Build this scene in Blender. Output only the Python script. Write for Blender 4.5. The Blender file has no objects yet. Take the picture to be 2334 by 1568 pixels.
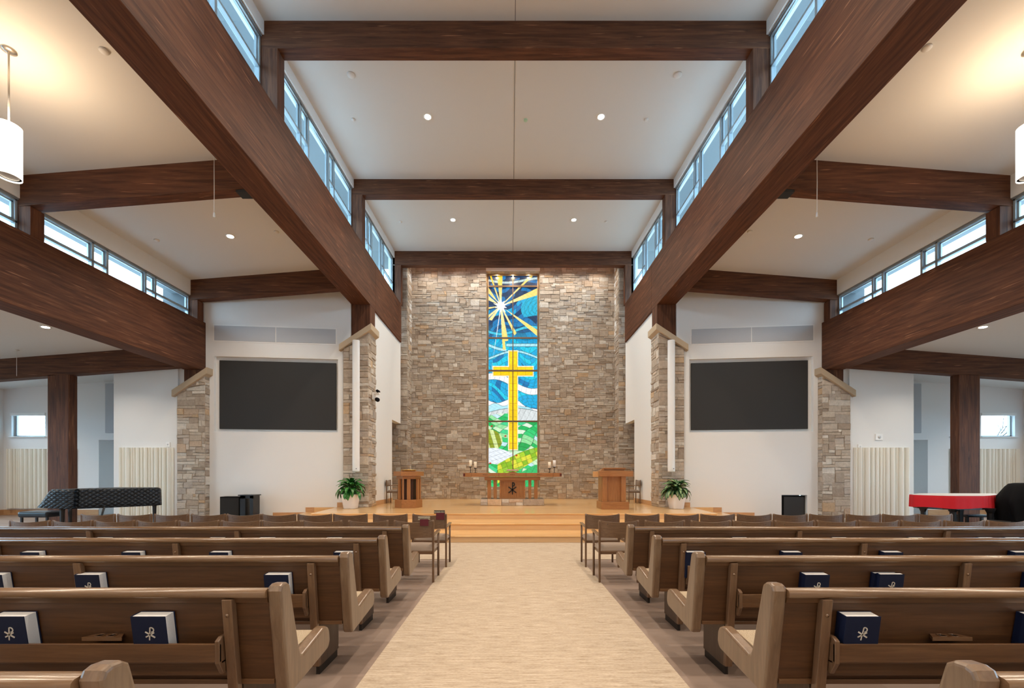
import bpy, bmesh, math, random
import numpy as np
from mathutils import Vector, Matrix
random.seed(7)
PI = math.pi
sc = bpy.context.scene
col = sc.collection

# ------------------------------------------------------------------ camera, light, exposure
cam_data = bpy.data.cameras.new('camera')
cam = bpy.data.objects.new('camera', cam_data)
col.objects.link(cam)
sc.camera = cam
F = 960.0
CX, CH = -0.08, 1.45
cam.location = (CX, 0, CH)
cam.rotation_euler = (PI / 2, 0, 0)
cam_data.sensor_width = 36
cam_data.lens = F / 2334 * 36
cam_data.shift_x = 2 / 2334
cam_data.shift_y = 301 / 2334
cam_data.clip_end = 200

sc.view_settings.view_transform = 'Standard'
sc.view_settings.look = 'None'
sc.view_settings.gamma = 1
sc.view_settings.exposure = 0.0
sc.view_settings.use_curve_mapping = False
sc.cycles.use_denoising = True
sc.cycles.max_bounces = 8
sc.cycles.diffuse_bounces = 4
sc.cycles.use_adaptive_sampling = True
sc.cycles.adaptive_threshold = 0.03
sc.cycles.sample_clamp_indirect = 6
sc.cycles.caustics_reflective = False
sc.cycles.caustics_refractive = False

world = bpy.data.worlds.new('overcast_sky')
sc.world = world
world.use_nodes = True
bg = world.node_tree.nodes['Background']
bg.inputs[0].default_value = (0.52, 0.78, 1.0, 1)
bg.inputs[1].default_value = SKY = 10.0

DOWNLIGHT_W = 74
FILL_W = 60

def area_light(name, loc, size, power, colour, rot=(0, 0, 0), size_y=None, spread=PI):
    l = bpy.data.lights.new(name, 'AREA')
    l.energy = power; l.color = colour; l.size = size
    if size_y: l.shape = 'RECTANGLE'; l.size_y = size_y
    else: l.shape = 'DISK'
    l.spread = spread
    o = bpy.data.objects.new(name, l); col.objects.link(o)
    o.location = loc; o.rotation_euler = rot
    return o

def px_x(px, d): return (px - 1165) * d / F + CX
def px_z(py, d): return CH - (py - 1085) * d / F

# ------------------------------------------------------------------ node helpers
def mat(name, base=(0.5, 0.5, 0.5), rough=0.6, metal=0.0, spec=None, emit=None, emit_s=0, bump=None, alpha=None, coat=None):
    m = bpy.data.materials.new(name); m.use_nodes = True
    nt = m.node_tree; b = nt.nodes['Principled BSDF']
    b.inputs['Base Color'].default_value = (*base, 1)
    b.inputs['Roughness'].default_value = rough
    b.inputs['Metallic'].default_value = metal
    if spec is not None: b.inputs['Specular IOR Level'].default_value = spec
    if emit: b.inputs['Emission Color'].default_value = (*emit, 1); b.inputs['Emission Strength'].default_value = emit_s
    if coat: b.inputs['Coat Weight'].default_value = coat; b.inputs['Coat Roughness'].default_value = 0.2
    if bump:
        scale, strength = bump
        n = nt.nodes.new('ShaderNodeTexNoise'); n.inputs['Scale'].default_value = scale; n.inputs['Detail'].default_value = 4
        c = nt.nodes.new('ShaderNodeTexCoord'); nt.links.new(c.outputs['Object'], n.inputs['Vector'])
        bp = nt.nodes.new('ShaderNodeBump'); bp.inputs['Strength'].default_value = strength; bp.inputs['Distance'].default_value = 0.01
        nt.links.new(n.outputs['Fac'], bp.inputs['Height']); nt.links.new(bp.outputs['Normal'], b.inputs['Normal'])
    return m

def ramp(nt, stops):
    r = nt.nodes.new('ShaderNodeValToRGB')
    el = r.color_ramp.elements
    while len(el) < len(stops): el.new(0.5)
    for e, (p, c) in zip(el, stops): e.position = p; e.color = (*c, 1)
    return r

def srgb(h):
    h = h.lstrip('#')
    return tuple(((int(h[i:i+2], 16) / 255 + 0.055) / 1.055) ** 2.4 for i in (0, 2, 4))

def wood(name, axis, dark, mid, light, scale=1.0, rough=0.45, streak=None, boards=None, coat=0.0):
    """wood whose grain runs along axis 0/1/2 of the object"""
    m = bpy.data.materials.new(name); m.use_nodes = True
    nt = m.node_tree; b = nt.nodes['Principled BSDF']; L = nt.links
    c = nt.nodes.new('ShaderNodeTexCoord')
    mp = nt.nodes.new('ShaderNodeMapping')
    s = [16 * scale] * 3; s[axis] = 0.9 * scale
    mp.inputs['Scale'].default_value = s
    L.new(c.outputs['Object'], mp.inputs['Vector'])
    n = nt.nodes.new('ShaderNodeTexNoise'); n.inputs['Scale'].default_value = 1.6; n.inputs['Detail'].default_value = 7; n.inputs['Roughness'].default_value = 0.65; n.inputs['Distortion'].default_value = 0.6
    L.new(mp.outputs['Vector'], n.inputs['Vector'])
    r = ramp(nt, [(0.25, dark), (0.5, mid), (0.78, light)])
    L.new(n.outputs['Fac'], r.inputs['Fac'])
    out = r.outputs['Color']
    if streak:
        mp2 = nt.nodes.new('ShaderNodeMapping'); s2 = [38 * scale] * 3; s2[axis] = 2.2 * scale; mp2.inputs['Scale'].default_value = s2
        L.new(c.outputs['Object'], mp2.inputs['Vector'])
        n2 = nt.nodes.new('ShaderNodeTexNoise'); n2.inputs['Scale'].default_value = 1; n2.inputs['Detail'].default_value = 2
        L.new(mp2.outputs['Vector'], n2.inputs['Vector'])
        r2 = ramp(nt, [(0.66, (0, 0, 0)), (0.74, (1, 1, 1))])
        L.new(n2.outputs['Fac'], r2.inputs['Fac'])
        mx = nt.nodes.new('ShaderNodeMixRGB'); mx.inputs['Color2'].default_value = (*streak, 1)
        mu = nt.nodes.new('ShaderNodeMath'); mu.operation = 'MULTIPLY'; mu.inputs[1].default_value = 0.55
        L.new(r2.outputs['Color'], mu.inputs[0]); L.new(mu.outputs[0], mx.inputs['Fac'])
        L.new(out, mx.inputs['Color1']); out = mx.outputs['Color']
    if boards:   # glued lamella bands of slightly different tone across the grain
        n3 = nt.nodes.new('ShaderNodeTexNoise'); n3.inputs['Detail'].default_value = 0
        mp3 = nt.nodes.new('ShaderNodeMapping'); s3 = [boards] * 3; s3[axis] = 0.25; mp3.inputs['Scale'].default_value = s3
        L.new(c.outputs['Object'], mp3.inputs['Vector']); L.new(mp3.outputs['Vector'], n3.inputs['Vector'])
        hs = nt.nodes.new('ShaderNodeHueSaturation')
        mr = nt.nodes.new('ShaderNodeMapRange'); mr.inputs['To Min'].default_value = 0.6; mr.inputs['To Max'].default_value = 1.4
        L.new(n3.outputs['Fac'], mr.inputs['Value']); L.new(mr.outputs[0], hs.inputs['Value']); L.new(out, hs.inputs['Color']); out = hs.outputs['Color']
    L.new(out, b.inputs['Base Color'])
    b.inputs['Roughness'].default_value = rough
    if rough > .6: b.inputs['Specular IOR Level'].default_value = .3
    if coat: b.inputs['Coat Weight'].default_value = coat; b.inputs['Coat Roughness'].default_value = 0.25
    bp = nt.nodes.new('ShaderNodeBump'); bp.inputs['Strength'].default_value = 0.12; bp.inputs['Distance'].default_value = 0.004
    L.new(n.outputs['Fac'], bp.inputs['Height']); L.new(bp.outputs['Normal'], b.inputs['Normal'])
    return m

BD, BM, BL = (0.040, 0.014, 0.008), (0.100, 0.036, 0.016), (0.165, 0.066, 0.031)
BST = (0.36, 0.17, 0.09)
beam_x = wood('beam_timber_x', 0, BD, BM, BL, 0.8, 0.68, BST, 3)
beam_y = wood('beam_timber_y', 1, BD, BM, BL, 0.8, 0.68, BST, 3)
beam_z = wood('beam_timber_z', 2, BD, BM, BL, 0.8, 0.68, BST, 3)
PD, PM, PL = (0.062, 0.028, 0.011), (0.108, 0.051, 0.021), (0.165, 0.084, 0.037)
pew_x = wood('pew_oak_x', 0, PD, PM, PL, 1.6, 0.35, coat=0.25)
pew_panel = wood('pew_panel_oak', 0, (0.042, 0.017, 0.006), (0.074, 0.031, 0.011), (0.112, 0.050, 0.018), 1.6, 0.5)
pedestal_oak = wood('pedestal_oak', 2, (0.050, 0.030, 0.018), (0.078, 0.048, 0.030), (0.11, 0.07, 0.045), 1.6, 0.5)
pew_end = wood('pew_end_oak', 2, (0.115, 0.070, 0.041), (0.168, 0.105, 0.063), (0.225, 0.148, 0.092), 1.6, 0.3, coat=0.4)
pew_rail = wood('pew_rail_oak', 0, (0.115, 0.062, 0.030), (0.175, 0.097, 0.048), (0.24, 0.14, 0.073), 1.6, 0.22, coat=0.6)
chair_oak = wood('chair_oak', 0, (0.095, 0.050, 0.026), (0.140, 0.077, 0.041), (0.195, 0.113, 0.062), 2, 0.38, coat=0.2)
chair_post = wood('chair_post_oak', 2, (0.095, 0.050, 0.026), (0.140, 0.077, 0.041), (0.195, 0.113, 0.062), 2, 0.35, coat=0.2)
altar_x = wood('altar_oak_x', 0, (0.24, 0.092, 0.028), (0.35, 0.147, 0.047), (0.44, 0.205, 0.075), 2, 0.38)
altar_z = wood('altar_oak_z', 2, (0.24, 0.092, 0.028), (0.35, 0.147, 0.047), (0.44, 0.205, 0.075), 2, 0.38)
altar_lit = wood('altar_oak_lit', 2, (0.46, 0.24, 0.09), (0.58, 0.32, 0.13), (0.66, 0.40, 0.19), 2, 0.35)  # lit copy of the altar oak, the light put into its colour
base_wood = wood('baseboard_maple', 0, (0.42, 0.22, 0.10), (0.55, 0.31, 0.15), (0.62, 0.38, 0.2), 2, 0.4)

def plank_floor(name, c1, c2, c3, bw, rh, rough, coat=0, along_x=True, groove=0.003, vary=0.5):
    m = bpy.data.materials.new(name); m.use_nodes = True
    nt = m.node_tree; b = nt.nodes['Principled BSDF']; L = nt.links
    c = nt.nodes.new('ShaderNodeTexCoord')
    mp = nt.nodes.new('ShaderNodeMapping')
    if not along_x: mp.inputs['Rotation'].default_value = (0, 0, PI / 2)
    L.new(c.outputs['Object'], mp.inputs['Vector'])
    br = nt.nodes.new('ShaderNodeTexBrick')
    br.inputs['Scale'].default_value = 1; br.inputs['Brick Width'].default_value = bw; br.inputs['Row Height'].default_value = rh
    br.inputs['Mortar Size'].default_value = groove * 0.4; br.inputs['Mortar Smooth'].default_value = 0.2; br.offset_frequency = 3; br.offset = 0.37
    br.inputs['Color1'].default_value = (0, 0, 0, 1); br.inputs['Color2'].default_value = (1, 1, 1, 1); br.inputs['Mortar'].default_value = (0.2, 0.2, 0.2, 1)
    L.new(mp.outputs['Vector'], br.inputs['Vector'])
    n = nt.nodes.new('ShaderNodeTexNoise'); n.inputs['Scale'].default_value = 1.3; n.inputs['Detail'].default_value = 6
    mp2 = nt.nodes.new('ShaderNodeMapping'); mp2.inputs['Scale'].default_value = (1.2, 22, 22)
    L.new(mp.outputs['Vector'], mp2.inputs['Vector']); L.new(mp2.outputs['Vector'], n.inputs['Vector'])
    mx = nt.nodes.new('ShaderNodeMixRGB'); mx.inputs['Fac'].default_value = vary
    L.new(n.outputs['Fac'], mx.inputs['Color1']); L.new(br.outputs['Color'], mx.inputs['Color2'])
    r = ramp(nt, [(0.15, c1), (0.5, c2), (0.85, c3)])
    L.new(mx.outputs['Color'], r.inputs['Fac']); L.new(r.outputs['Color'], b.inputs['Base Color'])
    b.inputs['Roughness'].default_value = rough
    if coat: b.inputs['Coat Weight'].default_value = coat; b.inputs['Coat Roughness'].default_value = 0.12
    return m
stage_wood = plank_floor('stage_oak_boards', (0.60, 0.345, 0.135), (0.72, 0.445, 0.19), (0.82, 0.54, 0.26), 1.3, 0.085, 0.28, 0.6, vary=0.4)
riser_wood = plank_floor('riser_oak_boards', (0.60, 0.37, 0.18), (0.70, 0.46, 0.245), (0.80, 0.57, 0.34), 1.6, 0.2, 0.4, 0.1, vary=0.4)
vinyl = plank_floor('taupe_floor_planks', (0.215, 0.155, 0.125), (0.27, 0.20, 0.165), (0.325, 0.25, 0.21), 0.95, 0.32, 0.5, 0.05, vary=0.6)

def carpet_material():
    m = bpy.data.materials.new('woven_beige_carpet'); m.use_nodes = True
    nt = m.node_tree; b = nt.nodes['Principled BSDF']; L = nt.links
    c = nt.nodes.new('ShaderNodeTexCoord')
    fac = None
    for sx, sy, w in ((7, 120, 0.45), (2.6, 40, 0.22), (40, 260, 0.33)):
        mp = nt.nodes.new('ShaderNodeMapping'); mp.inputs['Scale'].default_value = (sx, sy, 1)
        L.new(c.outputs['Object'], mp.inputs['Vector'])
        n = nt.nodes.new('ShaderNodeTexNoise'); n.inputs['Scale'].default_value = 1; n.inputs['Detail'].default_value = 3
        L.new(mp.outputs['Vector'], n.inputs['Vector'])
        mu = nt.nodes.new('ShaderNodeMath'); mu.operation = 'MULTIPLY'; mu.inputs[1].default_value = w
        L.new(n.outputs['Fac'], mu.inputs[0])
        if fac is None: fac = mu.outputs[0]
        else:
            ad = nt.nodes.new('ShaderNodeMath'); L.new(fac, ad.inputs[0]); L.new(mu.outputs[0], ad.inputs[1]); fac = ad.outputs[0]
    r = ramp(nt, [(0.36, (0.25, 0.185, 0.13)), (0.46, (0.405, 0.325, 0.245)), (0.53, (0.475, 0.39, 0.305)), (0.63, (0.59, 0.505, 0.41))])
    L.new(fac, r.inputs['Fac']); L.new(r.outputs['Color'], b.inputs['Base Color'])
    b.inputs['Roughness'].default_value = 0.95; b.inputs['Specular IOR Level'].default_value = 0.1
    bp = nt.nodes.new('ShaderNodeBump'); bp.inputs['Strength'].default_value = 0.5; bp.inputs['Distance'].default_value = 0.004
    L.new(fac, bp.inputs['Height']); L.new(bp.outputs['Normal'], b.inputs['Normal'])
    return m
carpet_m = carpet_material()

def stone_material():
    m = bpy.data.materials.new('ledge_stone'); m.use_nodes = True
    nt = m.node_tree; b = nt.nodes['Principled BSDF']; L = nt.links
    a = nt.nodes.new('ShaderNodeAttribute'); a.attribute_name = 'stone'
    c = nt.nodes.new('ShaderNodeTexCoord')
    n = nt.nodes.new('ShaderNodeTexNoise'); n.inputs['Scale'].default_value = 9; n.inputs['Detail'].default_value = 7; n.inputs['Roughness'].default_value = 0.7
    L.new(c.outputs['Object'], n.inputs['Vector'])
    mr = nt.nodes.new('ShaderNodeMapRange'); mr.inputs['From Min'].default_value = 0.3; mr.inputs['From Max'].default_value = 0.7; mr.inputs['To Min'].default_value = 0.86; mr.inputs['To Max'].default_value = 1.24
    L.new(n.outputs['Fac'], mr.inputs['Value'])
    hs = nt.nodes.new('ShaderNodeHueSaturation'); L.new(a.outputs['Color'], hs.inputs['Color']); L.new(mr.outputs[0], hs.inputs['Value'])
    L.new(hs.outputs['Color'], b.inputs['Base Color'])
    b.inputs['Roughness'].default_value = 0.88; b.inputs['Specular IOR Level'].default_value = 0.2
    n2 = nt.nodes.new('ShaderNodeTexNoise'); n2.inputs['Scale'].default_value = 16; n2.inputs['Detail'].default_value = 6
    L.new(c.outputs['Object'], n2.inputs['Vector'])
    bp = nt.nodes.new('ShaderNodeBump'); bp.inputs['Strength'].default_value = 0.8; bp.inputs['Distance'].default_value = 0.02
    L.new(n2.outputs['Fac'], bp.inputs['Height']); L.new(bp.outputs['Normal'], b.inputs['Normal'])
    return m
stone_m = stone_material()

wall_m = mat('painted_wall', (0.79, 0.795, 0.79), 0.75, bump=(60, 0.05))
ceil_m = mat('painted_ceiling', (0.70, 0.69, 0.67), 0.85)
recess_wall_m = mat('pale_grey_wall', (0.62, 0.64, 0.64), 0.75)
soffit_m = mat('metal_soffit', (0.15, 0.17, 0.185), 0.6)
frame_m = mat('window_frame_metal', (0.42, 0.50, 0.55), 0.35, 0.3)
dark_frame_m = mat('window_trim_grey', (0.20, 0.20, 0.20), 0.5)
white_m = mat('white_plastic', (0.85, 0.85, 0.84), 0.4)
black_m = mat('black_lacquer', (0.012, 0.012, 0.014), 0.3)
blackmat_m = mat('black_matte', (0.007, 0.007, 0.008), 0.95, spec=0.15)
nickel_m = mat('brushed_nickel', (0.55, 0.52, 0.48), 0.35, 0.9)
grille_m = mat('grey_fabric_grille', (0.47, 0.49, 0.52), 0.9)
screen_m = mat('charcoal_screen', (0.026, 0.026, 0.026), 0.75)
cap_m = mat('limestone_cap', (0.50, 0.39, 0.27), 0.8, bump=(25, 0.3))
diff_m = mat('cream_acoustic_panel', (0.84, 0.82, 0.74), 0.7)
seat_m = mat('beige_woven_upholstery', (0.62, 0.50, 0.36), 0.95, spec=0.1, bump=(180, 0.9))
taupe_m = mat('taupe_woven_upholstery', (0.30, 0.235, 0.19), 0.95, spec=0.1, bump=(180, 0.6))
navy_m = mat('navy_book_cloth', (0.004, 0.009, 0.034), 0.6, spec=0.25)
page_m = mat('page_edges', (0.78, 0.77, 0.76), 0.7, bump=(200, 0.3))
silver_m = mat('silver_foil', (0.62, 0.60, 0.56), 0.4, 0.2)
maroon_m = mat('maroon_velvet', (0.10, 0.008, 0.015), 0.8)
brass_m = mat('polished_brass', (0.85, 0.58, 0.22), 0.25, 0.9)
candle_m = mat('ivory_wax', (0.95, 0.87, 0.70), 0.5)
iron_m = mat('dark_iron', (0.035, 0.03, 0.028), 0.5, 0.5)
pot_m = mat('white_glazed_pot', (0.86, 0.87, 0.90), 0.35)
soil_m = mat('potting_soil', (0.03, 0.02, 0.012), 0.95)
red_m = mat('red_cloth', (0.62, 0.003, 0.012), 0.75, bump=(10, 0.25))
greycloth_m = mat('pale_grey_cloth', (0.60, 0.62, 0.64), 0.8)
bark_m = mat('bare_bark', (0.10, 0.08, 0.07), 0.9)

def glass_material():
    m = bpy.data.materials.new('clear_window_glass'); m.use_nodes = True
    nt = m.node_tree; nt.nodes.remove(nt.nodes['Principled BSDF'])
    t = nt.nodes.new('ShaderNodeBsdfTransparent'); t.inputs[0].default_value = (0.93, 0.97, 0.98, 1)
    g = nt.nodes.new('ShaderNodeBsdfGlossy'); g.inputs['Roughness'].default_value = 0.02
    mx = nt.nodes.new('ShaderNodeMixShader')
    mx.inputs[0].default_value = 0.06; nt.links.new(t.outputs[0], mx.inputs[1]); nt.links.new(g.outputs[0], mx.inputs[2])
    nt.links.new(mx.outputs[0], nt.nodes['Material Output'].inputs['Surface'])
    return m
glass_m = glass_material()

# ------------------------------------------------------------------ mesh builder
class MB:
    def __init__(s): s.v = []; s.f = []; s.sm = []; s.c = None
    def add(s, vs, fs, smooth=False):
        o = len(s.v); s.v += [tuple(v) for v in vs]
        for f in fs: s.f.append([o + i for i in f]); s.sm.append(smooth)
        return s
    def hexa(s, p):   # 8 corners: bottom ring 0-3, top ring 4-7
        return s.add(p, [(0, 3, 2, 1), (4, 5, 6, 7), (0, 1, 5, 4), (1, 2, 6, 5), (2, 3, 7, 6), (3, 0, 4, 7)])
    def box(s, x0, x1, y0, y1, z0, z1):
        return s.hexa([(x0, y0, z0), (x1, y0, z0), (x1, y1, z0), (x0, y1, z0), (x0, y0, z1), (x1, y0, z1), (x1, y1, z1), (x0, y1, z1)])
    def prism(s, poly, axis, a, b, smooth=False):   # poly 2D in the remaining two axes, extruded from a to b
        n = len(poly)
        def P(u, v, w): return (w, u, v) if axis == 0 else ((u, w, v) if axis == 1 else (u, v, w))
        vs = [P(u, v, a) for u, v in poly] + [P(u, v, b) for u, v in poly]
        fs = [tuple(range(n)), tuple(range(2 * n - 1, n - 1, -1))]
        s.add(vs, fs); o = len(s.v) - 2 * n
        for i in range(n):
            j = (i + 1) % n
            s.f.append([o + i, o + j, o + n + j, o + n + i]); s.sm.append(smooth)
        return s
    def lathe(s, prof, c=(0, 0, 0), n=24, squash=1.0, axis=2, smooth=True, rot=0):
        vs = []
        for r, h in prof:
            for k in range(n):
                a = 2 * PI * k / n + rot
                u, v = r * math.cos(a), r * math.sin(a) * squash
                p = (u, v, h) if axis == 2 else ((u, h, v) if axis == 1 else (h, u, v))
                vs.append((p[0] + c[0], p[1] + c[1], p[2] + c[2]))
        fs = []
        for i in range(len(prof) - 1):
            for k in range(n):
                fs.append((i * n + k, i * n + (k + 1) % n, (i + 1) * n + (k + 1) % n, (i + 1) * n + k))
        s.add(vs, fs, smooth)
        o = len(s.v) - len(vs)
        for i in (0, len(prof) - 1):
            if prof[i][0] > 1e-4: s.f.append([o + i * n + k for k in range(n)]); s.sm.append(False)
        return s
    def tube(s, pts, r, n=8, smooth=True):
        pts = [Vector(p) for p in pts]
        rs = r if isinstance(r, (list, tuple)) else [r] * len(pts)
        rings = []; ref = None
        for i, p in enumerate(pts):
            t = (pts[min(i + 1, len(pts) - 1)] - pts[max(i - 1, 0)]).normalized()
            if ref is None: ref = Vector((1, 0, 0)) if abs(t.x) < 0.8 else Vector((0, 1, 0))
            u = t.cross(ref).normalized(); w = t.cross(u).normalized(); ref = -w.cross(t).normalized() if False else ref
            rings.append([p + rs[i] * (math.cos(2 * PI * k / n) * u + math.sin(2 * PI * k / n) * w) for k in range(n)])
        vs = [q for ring in rings for q in ring]; fs = []
        for i in range(len(pts) - 1):
            for k in range(n): fs.append((i * n + k, i * n + (k + 1) % n, (i + 1) * n + (k + 1) % n, (i + 1) * n + k))
        s.add(vs, fs, smooth)
        o = len(s.v) - len(vs)
        s.f.append([o + k for k in range(n)]); s.f.append([o + (len(pts) - 1) * n + k for k in range(n)]); s.sm += [False, False]
        return s
    def grid(s, fn, nu, nv, smooth=True):
        vs = [fn(i / nu, j / nv) for j in range(nv + 1) for i in range(nu + 1)]
        fs = [(j * (nu + 1) + i, j * (nu + 1) + i + 1, (j + 1) * (nu + 1) + i + 1, (j + 1) * (nu + 1) + i) for j in range(nv) for i in range(nu)]
        return s.add(vs, fs, smooth)
    def build(s, name, m, parent=None, bevel=0, segs=2, recalc=True, solid=0, origin=None, angle=0.6):
        vs = s.v
        if parent is not None:
            p = parent
            while p.parent is not None: p = p.parent
            o = Vector(p.location) if origin is None else Vector(origin)
        elif origin is not None: o = Vector(origin)
        else:
            xs, ys, zs = zip(*vs); o = Vector(((min(xs) + max(xs)) / 2, (min(ys) + max(ys)) / 2, min(zs)))
        me = bpy.data.meshes.new(name)
        me.from_pydata([(x - o.x, y - o.y, z - o.z) for x, y, z in vs], [], s.f)
        me.polygons.foreach_set('use_smooth', s.sm)
        me.materials.append(m)
        if recalc:
            b = bmesh.new(); b.from_mesh(me); bmesh.ops.recalc_face_normals(b, faces=b.faces); b.to_mesh(me); b.free()
        me.update()
        ob = bpy.data.objects.new(name, me); col.objects.link(ob)
        if parent is not None: ob.parent = parent
        else: ob.location = o
        if solid:
            md = ob.modifiers.new('thickness', 'SOLIDIFY'); md.thickness = solid; md.offset = 0
        if bevel:
            md = ob.modifiers.new('bevel', 'BEVEL'); md.width = bevel; md.segments = segs; md.limit_method = 'ANGLE'; md.angle_limit = angle
            md.harden_normals = False
        return ob

def tag(o, label=None, cat=None, group=None, kind=None):
    if label: o['label'] = label
    if cat: o['category'] = cat
    if group: o['group'] = group
    if kind: o['kind'] = kind
    return o
def thing(name, label, cat, loc, group=None, rz=0):
    o = bpy.data.objects.new(name, None); col.objects.link(o); o.location = loc; o.rotation_euler = (0, 0, rz)
    o.empty_display_size = 0.1
    return tag(o, label, cat, group)
def struct(name, label=None, loc=(0, 0, 0)):
    o = bpy.data.objects.new(name, None); col.objects.link(o); o.location = loc
    return tag(o, label, kind='structure')
def st(o, label=None): return tag(o, label, kind='structure')
CHILD = {}
def copy_tree(o, loc=None, parent=None, sx=None):
    c = o.copy(); col.objects.link(c)
    if parent is not None: c.parent = parent
    if loc is not None: c.location = loc
    for ch in list(o.children): copy_tree(ch, parent=c)
    return c

# ------------------------------------------------------------------ stone facing: random ashlar of separate raised stones in one mesh
PAL = [((0.40, 0.325, 0.255), 6), ((0.46, 0.385, 0.31), 6), ((0.51, 0.44, 0.365), 5), ((0.58, 0.53, 0.465), 3), ((0.35, 0.28, 0.22), 3),
       ((0.50, 0.36, 0.235), 0.9), ((0.45, 0.34, 0.25), 1.2), ((0.43, 0.37, 0.315), 5)]
def stone_face(mb, cols, W, H, place, top=None, seed=1, uw=0.10, uh=0.085, tone=1.0, bright=None):
    """random ashlar over W x H; place(u, v, depth) -> world point; top(u) -> height limit"""
    rnd = random.Random(seed)
    nx, nz = max(2, round(W / uw)), max(1, round(H / uh)); uw, uh = W / nx, H / nz
    occ = [[False] * nx for _ in range(nz)]
    jit = {}
    def J(i, j):
        if (i, j) not in jit:
            e = 0 if i in (0, nx) else 1; f = 0 if j in (0, nz) else 1
            jit[(i, j)] = (i * uw + e * rnd.uniform(-.014, .014), j * uh + f * rnd.uniform(-.010, .010))
        return jit[(i, j)]
    g = 0.003
    for j in range(nz):
        for i in range(nx):
            if occ[j][i]: continue
            w = rnd.choices([1, 2, 3, 4, 5, 6], [1, 5, 6, 5, 3, 2])[0]; h = rnd.choices([1, 2, 3], [7, 4, 0.7])[0]
            if h == 3: w = min(w, 4)
            if w == 1: h = min(h, 2)
            w = min(w, nx - i); h = min(h, nz - j)
            ok = 1
            while ok < w and not occ[j][i + ok]: ok += 1
            w = ok
            if nx - (i + w) == 1: w += 1 if not occ[j][i + w] else 0
            for b in range(1, h):
                if any(occ[j + b][i + a] for a in range(w)): h = b; break
            for b in range(h):
                for a in range(w): occ[j + b][i + a] = True
            c = [J(i, j), J(i + w, j), J(i + w, j + h), J(i, j + h)]
            dep = rnd.uniform(0.012, 0.040)
            c = [[c[0][0] + g, c[0][1] + g], [c[1][0] - g, c[1][1] + g], [c[2][0] - g, c[2][1] - g], [c[3][0] + g, c[3][1] - g]]
            if top:
                if c[0][1] >= top(c[0][0]) - .02 and c[1][1] >= top(c[1][0]) - .02: continue
                for q in c: q[1] = min(q[1], top(q[0]))
            t = 0.011
            cu = sum(q[0] for q in c) / 4; cv = sum(q[1] for q in c) / 4
            inn = [(q[0] + (t if q[0] < cu else -t), q[1] + (t if q[1] < cv else -t)) for q in c]
            tilt = rnd.uniform(-.008, .008); tilt2 = rnd.uniform(-.006, .006)
            vs = [place(q[0], q[1], 0) for q in c] + [place(q[0], q[1], dep * .7) for q in c] + \
                 [place(q[0], q[1], dep + (tilt if k in (1, 2) else 0) + (tilt2 if k > 1 else 0)) for k, q in enumerate(inn)]
            n0 = len(mb.f)
            mb.add(vs, [(8, 9, 10, 11)] + [(k, (k + 1) % 4, 4 + (k + 1) % 4, 4 + k) for k in range(4)] + [(4 + k, 4 + (k + 1) % 4, 8 + (k + 1) % 4, 8 + k) for k in range(4)])
            cc = rnd.choices([p[0] for p in PAL], [p[1] for p in PAL])[0]
            f = rnd.uniform(0.80, 1.0) * tone
            cols += [(cc[0] * f, cc[1] * f, cc[2] * f)] * (len(mb.f) - n0)
def stone_build(mb, cols, name, parent=None, **k):
    # mortar faces come first in cols when added by the caller
    o = mb.build(name, stone_m, parent, recalc=False, **k)
    me = o.data
    a = me.color_attributes.new('stone', 'FLOAT_COLOR', 'CORNER')
    arr = np.ones((len(me.loops), 4), dtype=np.float32); i = 0
    for p, c in zip(me.polygons, cols):
        n = p.loop_total; arr[i:i + n, :3] = c; i += n
    a.data.foreach_set('color', arr.ravel())
    return o
MORTAR = (0.30, 0.25, 0.20)
# ------------------------------------------------------------------ dimensions of the hall
W1, W1O = 4.60, 5.20          # main beam inner and outer face
B1, T1 = 6.95, 8.53           # main beam bottom, top
W2, W2O = 9.55, 10.10         # side beam
B2, T2 = 4.71, 6.20
YB = -9.0                     # rear end of the hall
YBACK = 18.28
SH = 0.46                     # stage height
def nave_z(y): return 10.26 + (y - 8.15) * 0.046 if y < 17.4 else 10.685
def aisle_z(x): return 7.37 + (9.84 - abs(x)) * 0.078        # aisle ceiling rises towards the nave
def outer_z(x): return 5.35 - (abs(x) - 10.1) * 0.075
def wall_y(x): return 13.45 - (abs(x) - 5.4) * 0.098          # the screen walls stand slightly askew
SIDES = ((-1, 'left'), (1, 'right'))

# ---- floor, carpet, stage
st(MB().box(-19.6, 19.6, YB - .3, 18.6, -0.2, 0.0).build('floor', vinyl))
carp = MB()
carp.box(-1.14, 1.14, YB, 7.3, 0.0, 0.006); carp.box(-11.5, 11.5, 7.3, 9.16, 0.0, 0.006)
st(carp.build('floor_carpet', carpet_m))
def platform(pts, z0, z1, name, label):
    mb = MB(); mb.prism(pts, 2, z0, z1)
    o = mb.build(name, stage_wood, origin=(0, 12, 0))
    return o
def stage_level(yf, xf, xw, z0, z1, nm):
    ys = wall_y(xw)
    pts = [(-xf, yf), (xf, yf), (xw, ys), (xw, ys + .3), (-xw, ys + .3), (-xw, ys)]
    root = struct(nm, loc=(0, yf, z0))
    a = MB().prism(pts, 2, z0, z1 - .03).build('riser', riser_wood, root)
    pts2 = [(-xf - .01, yf - .02), (xf + .01, yf - .02), (xw + .02, ys), (xw, ys + .3), (-xw, ys + .3), (-xw - .02, ys)]
    MB().prism(pts2, 2, z1 - .03, z1).build('tread', stage_wood, root, bevel=0.008)
stage_level(9.158, 7.0, 7.55, 0, 0.153, 'stage_step')
stage_level(10.12, 6.0, 6.55, 0.153, 0.31, 'stage_step')
stage_level(11.155, 5.37, 5.62, 0.31, SH, 'stage_step')
st(MB().box(-6.3, 6.3, 13.3, 19.2, 0, SH - .001).build('stage_platform', stage_wood, origin=(0, 12, 0)))

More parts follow.
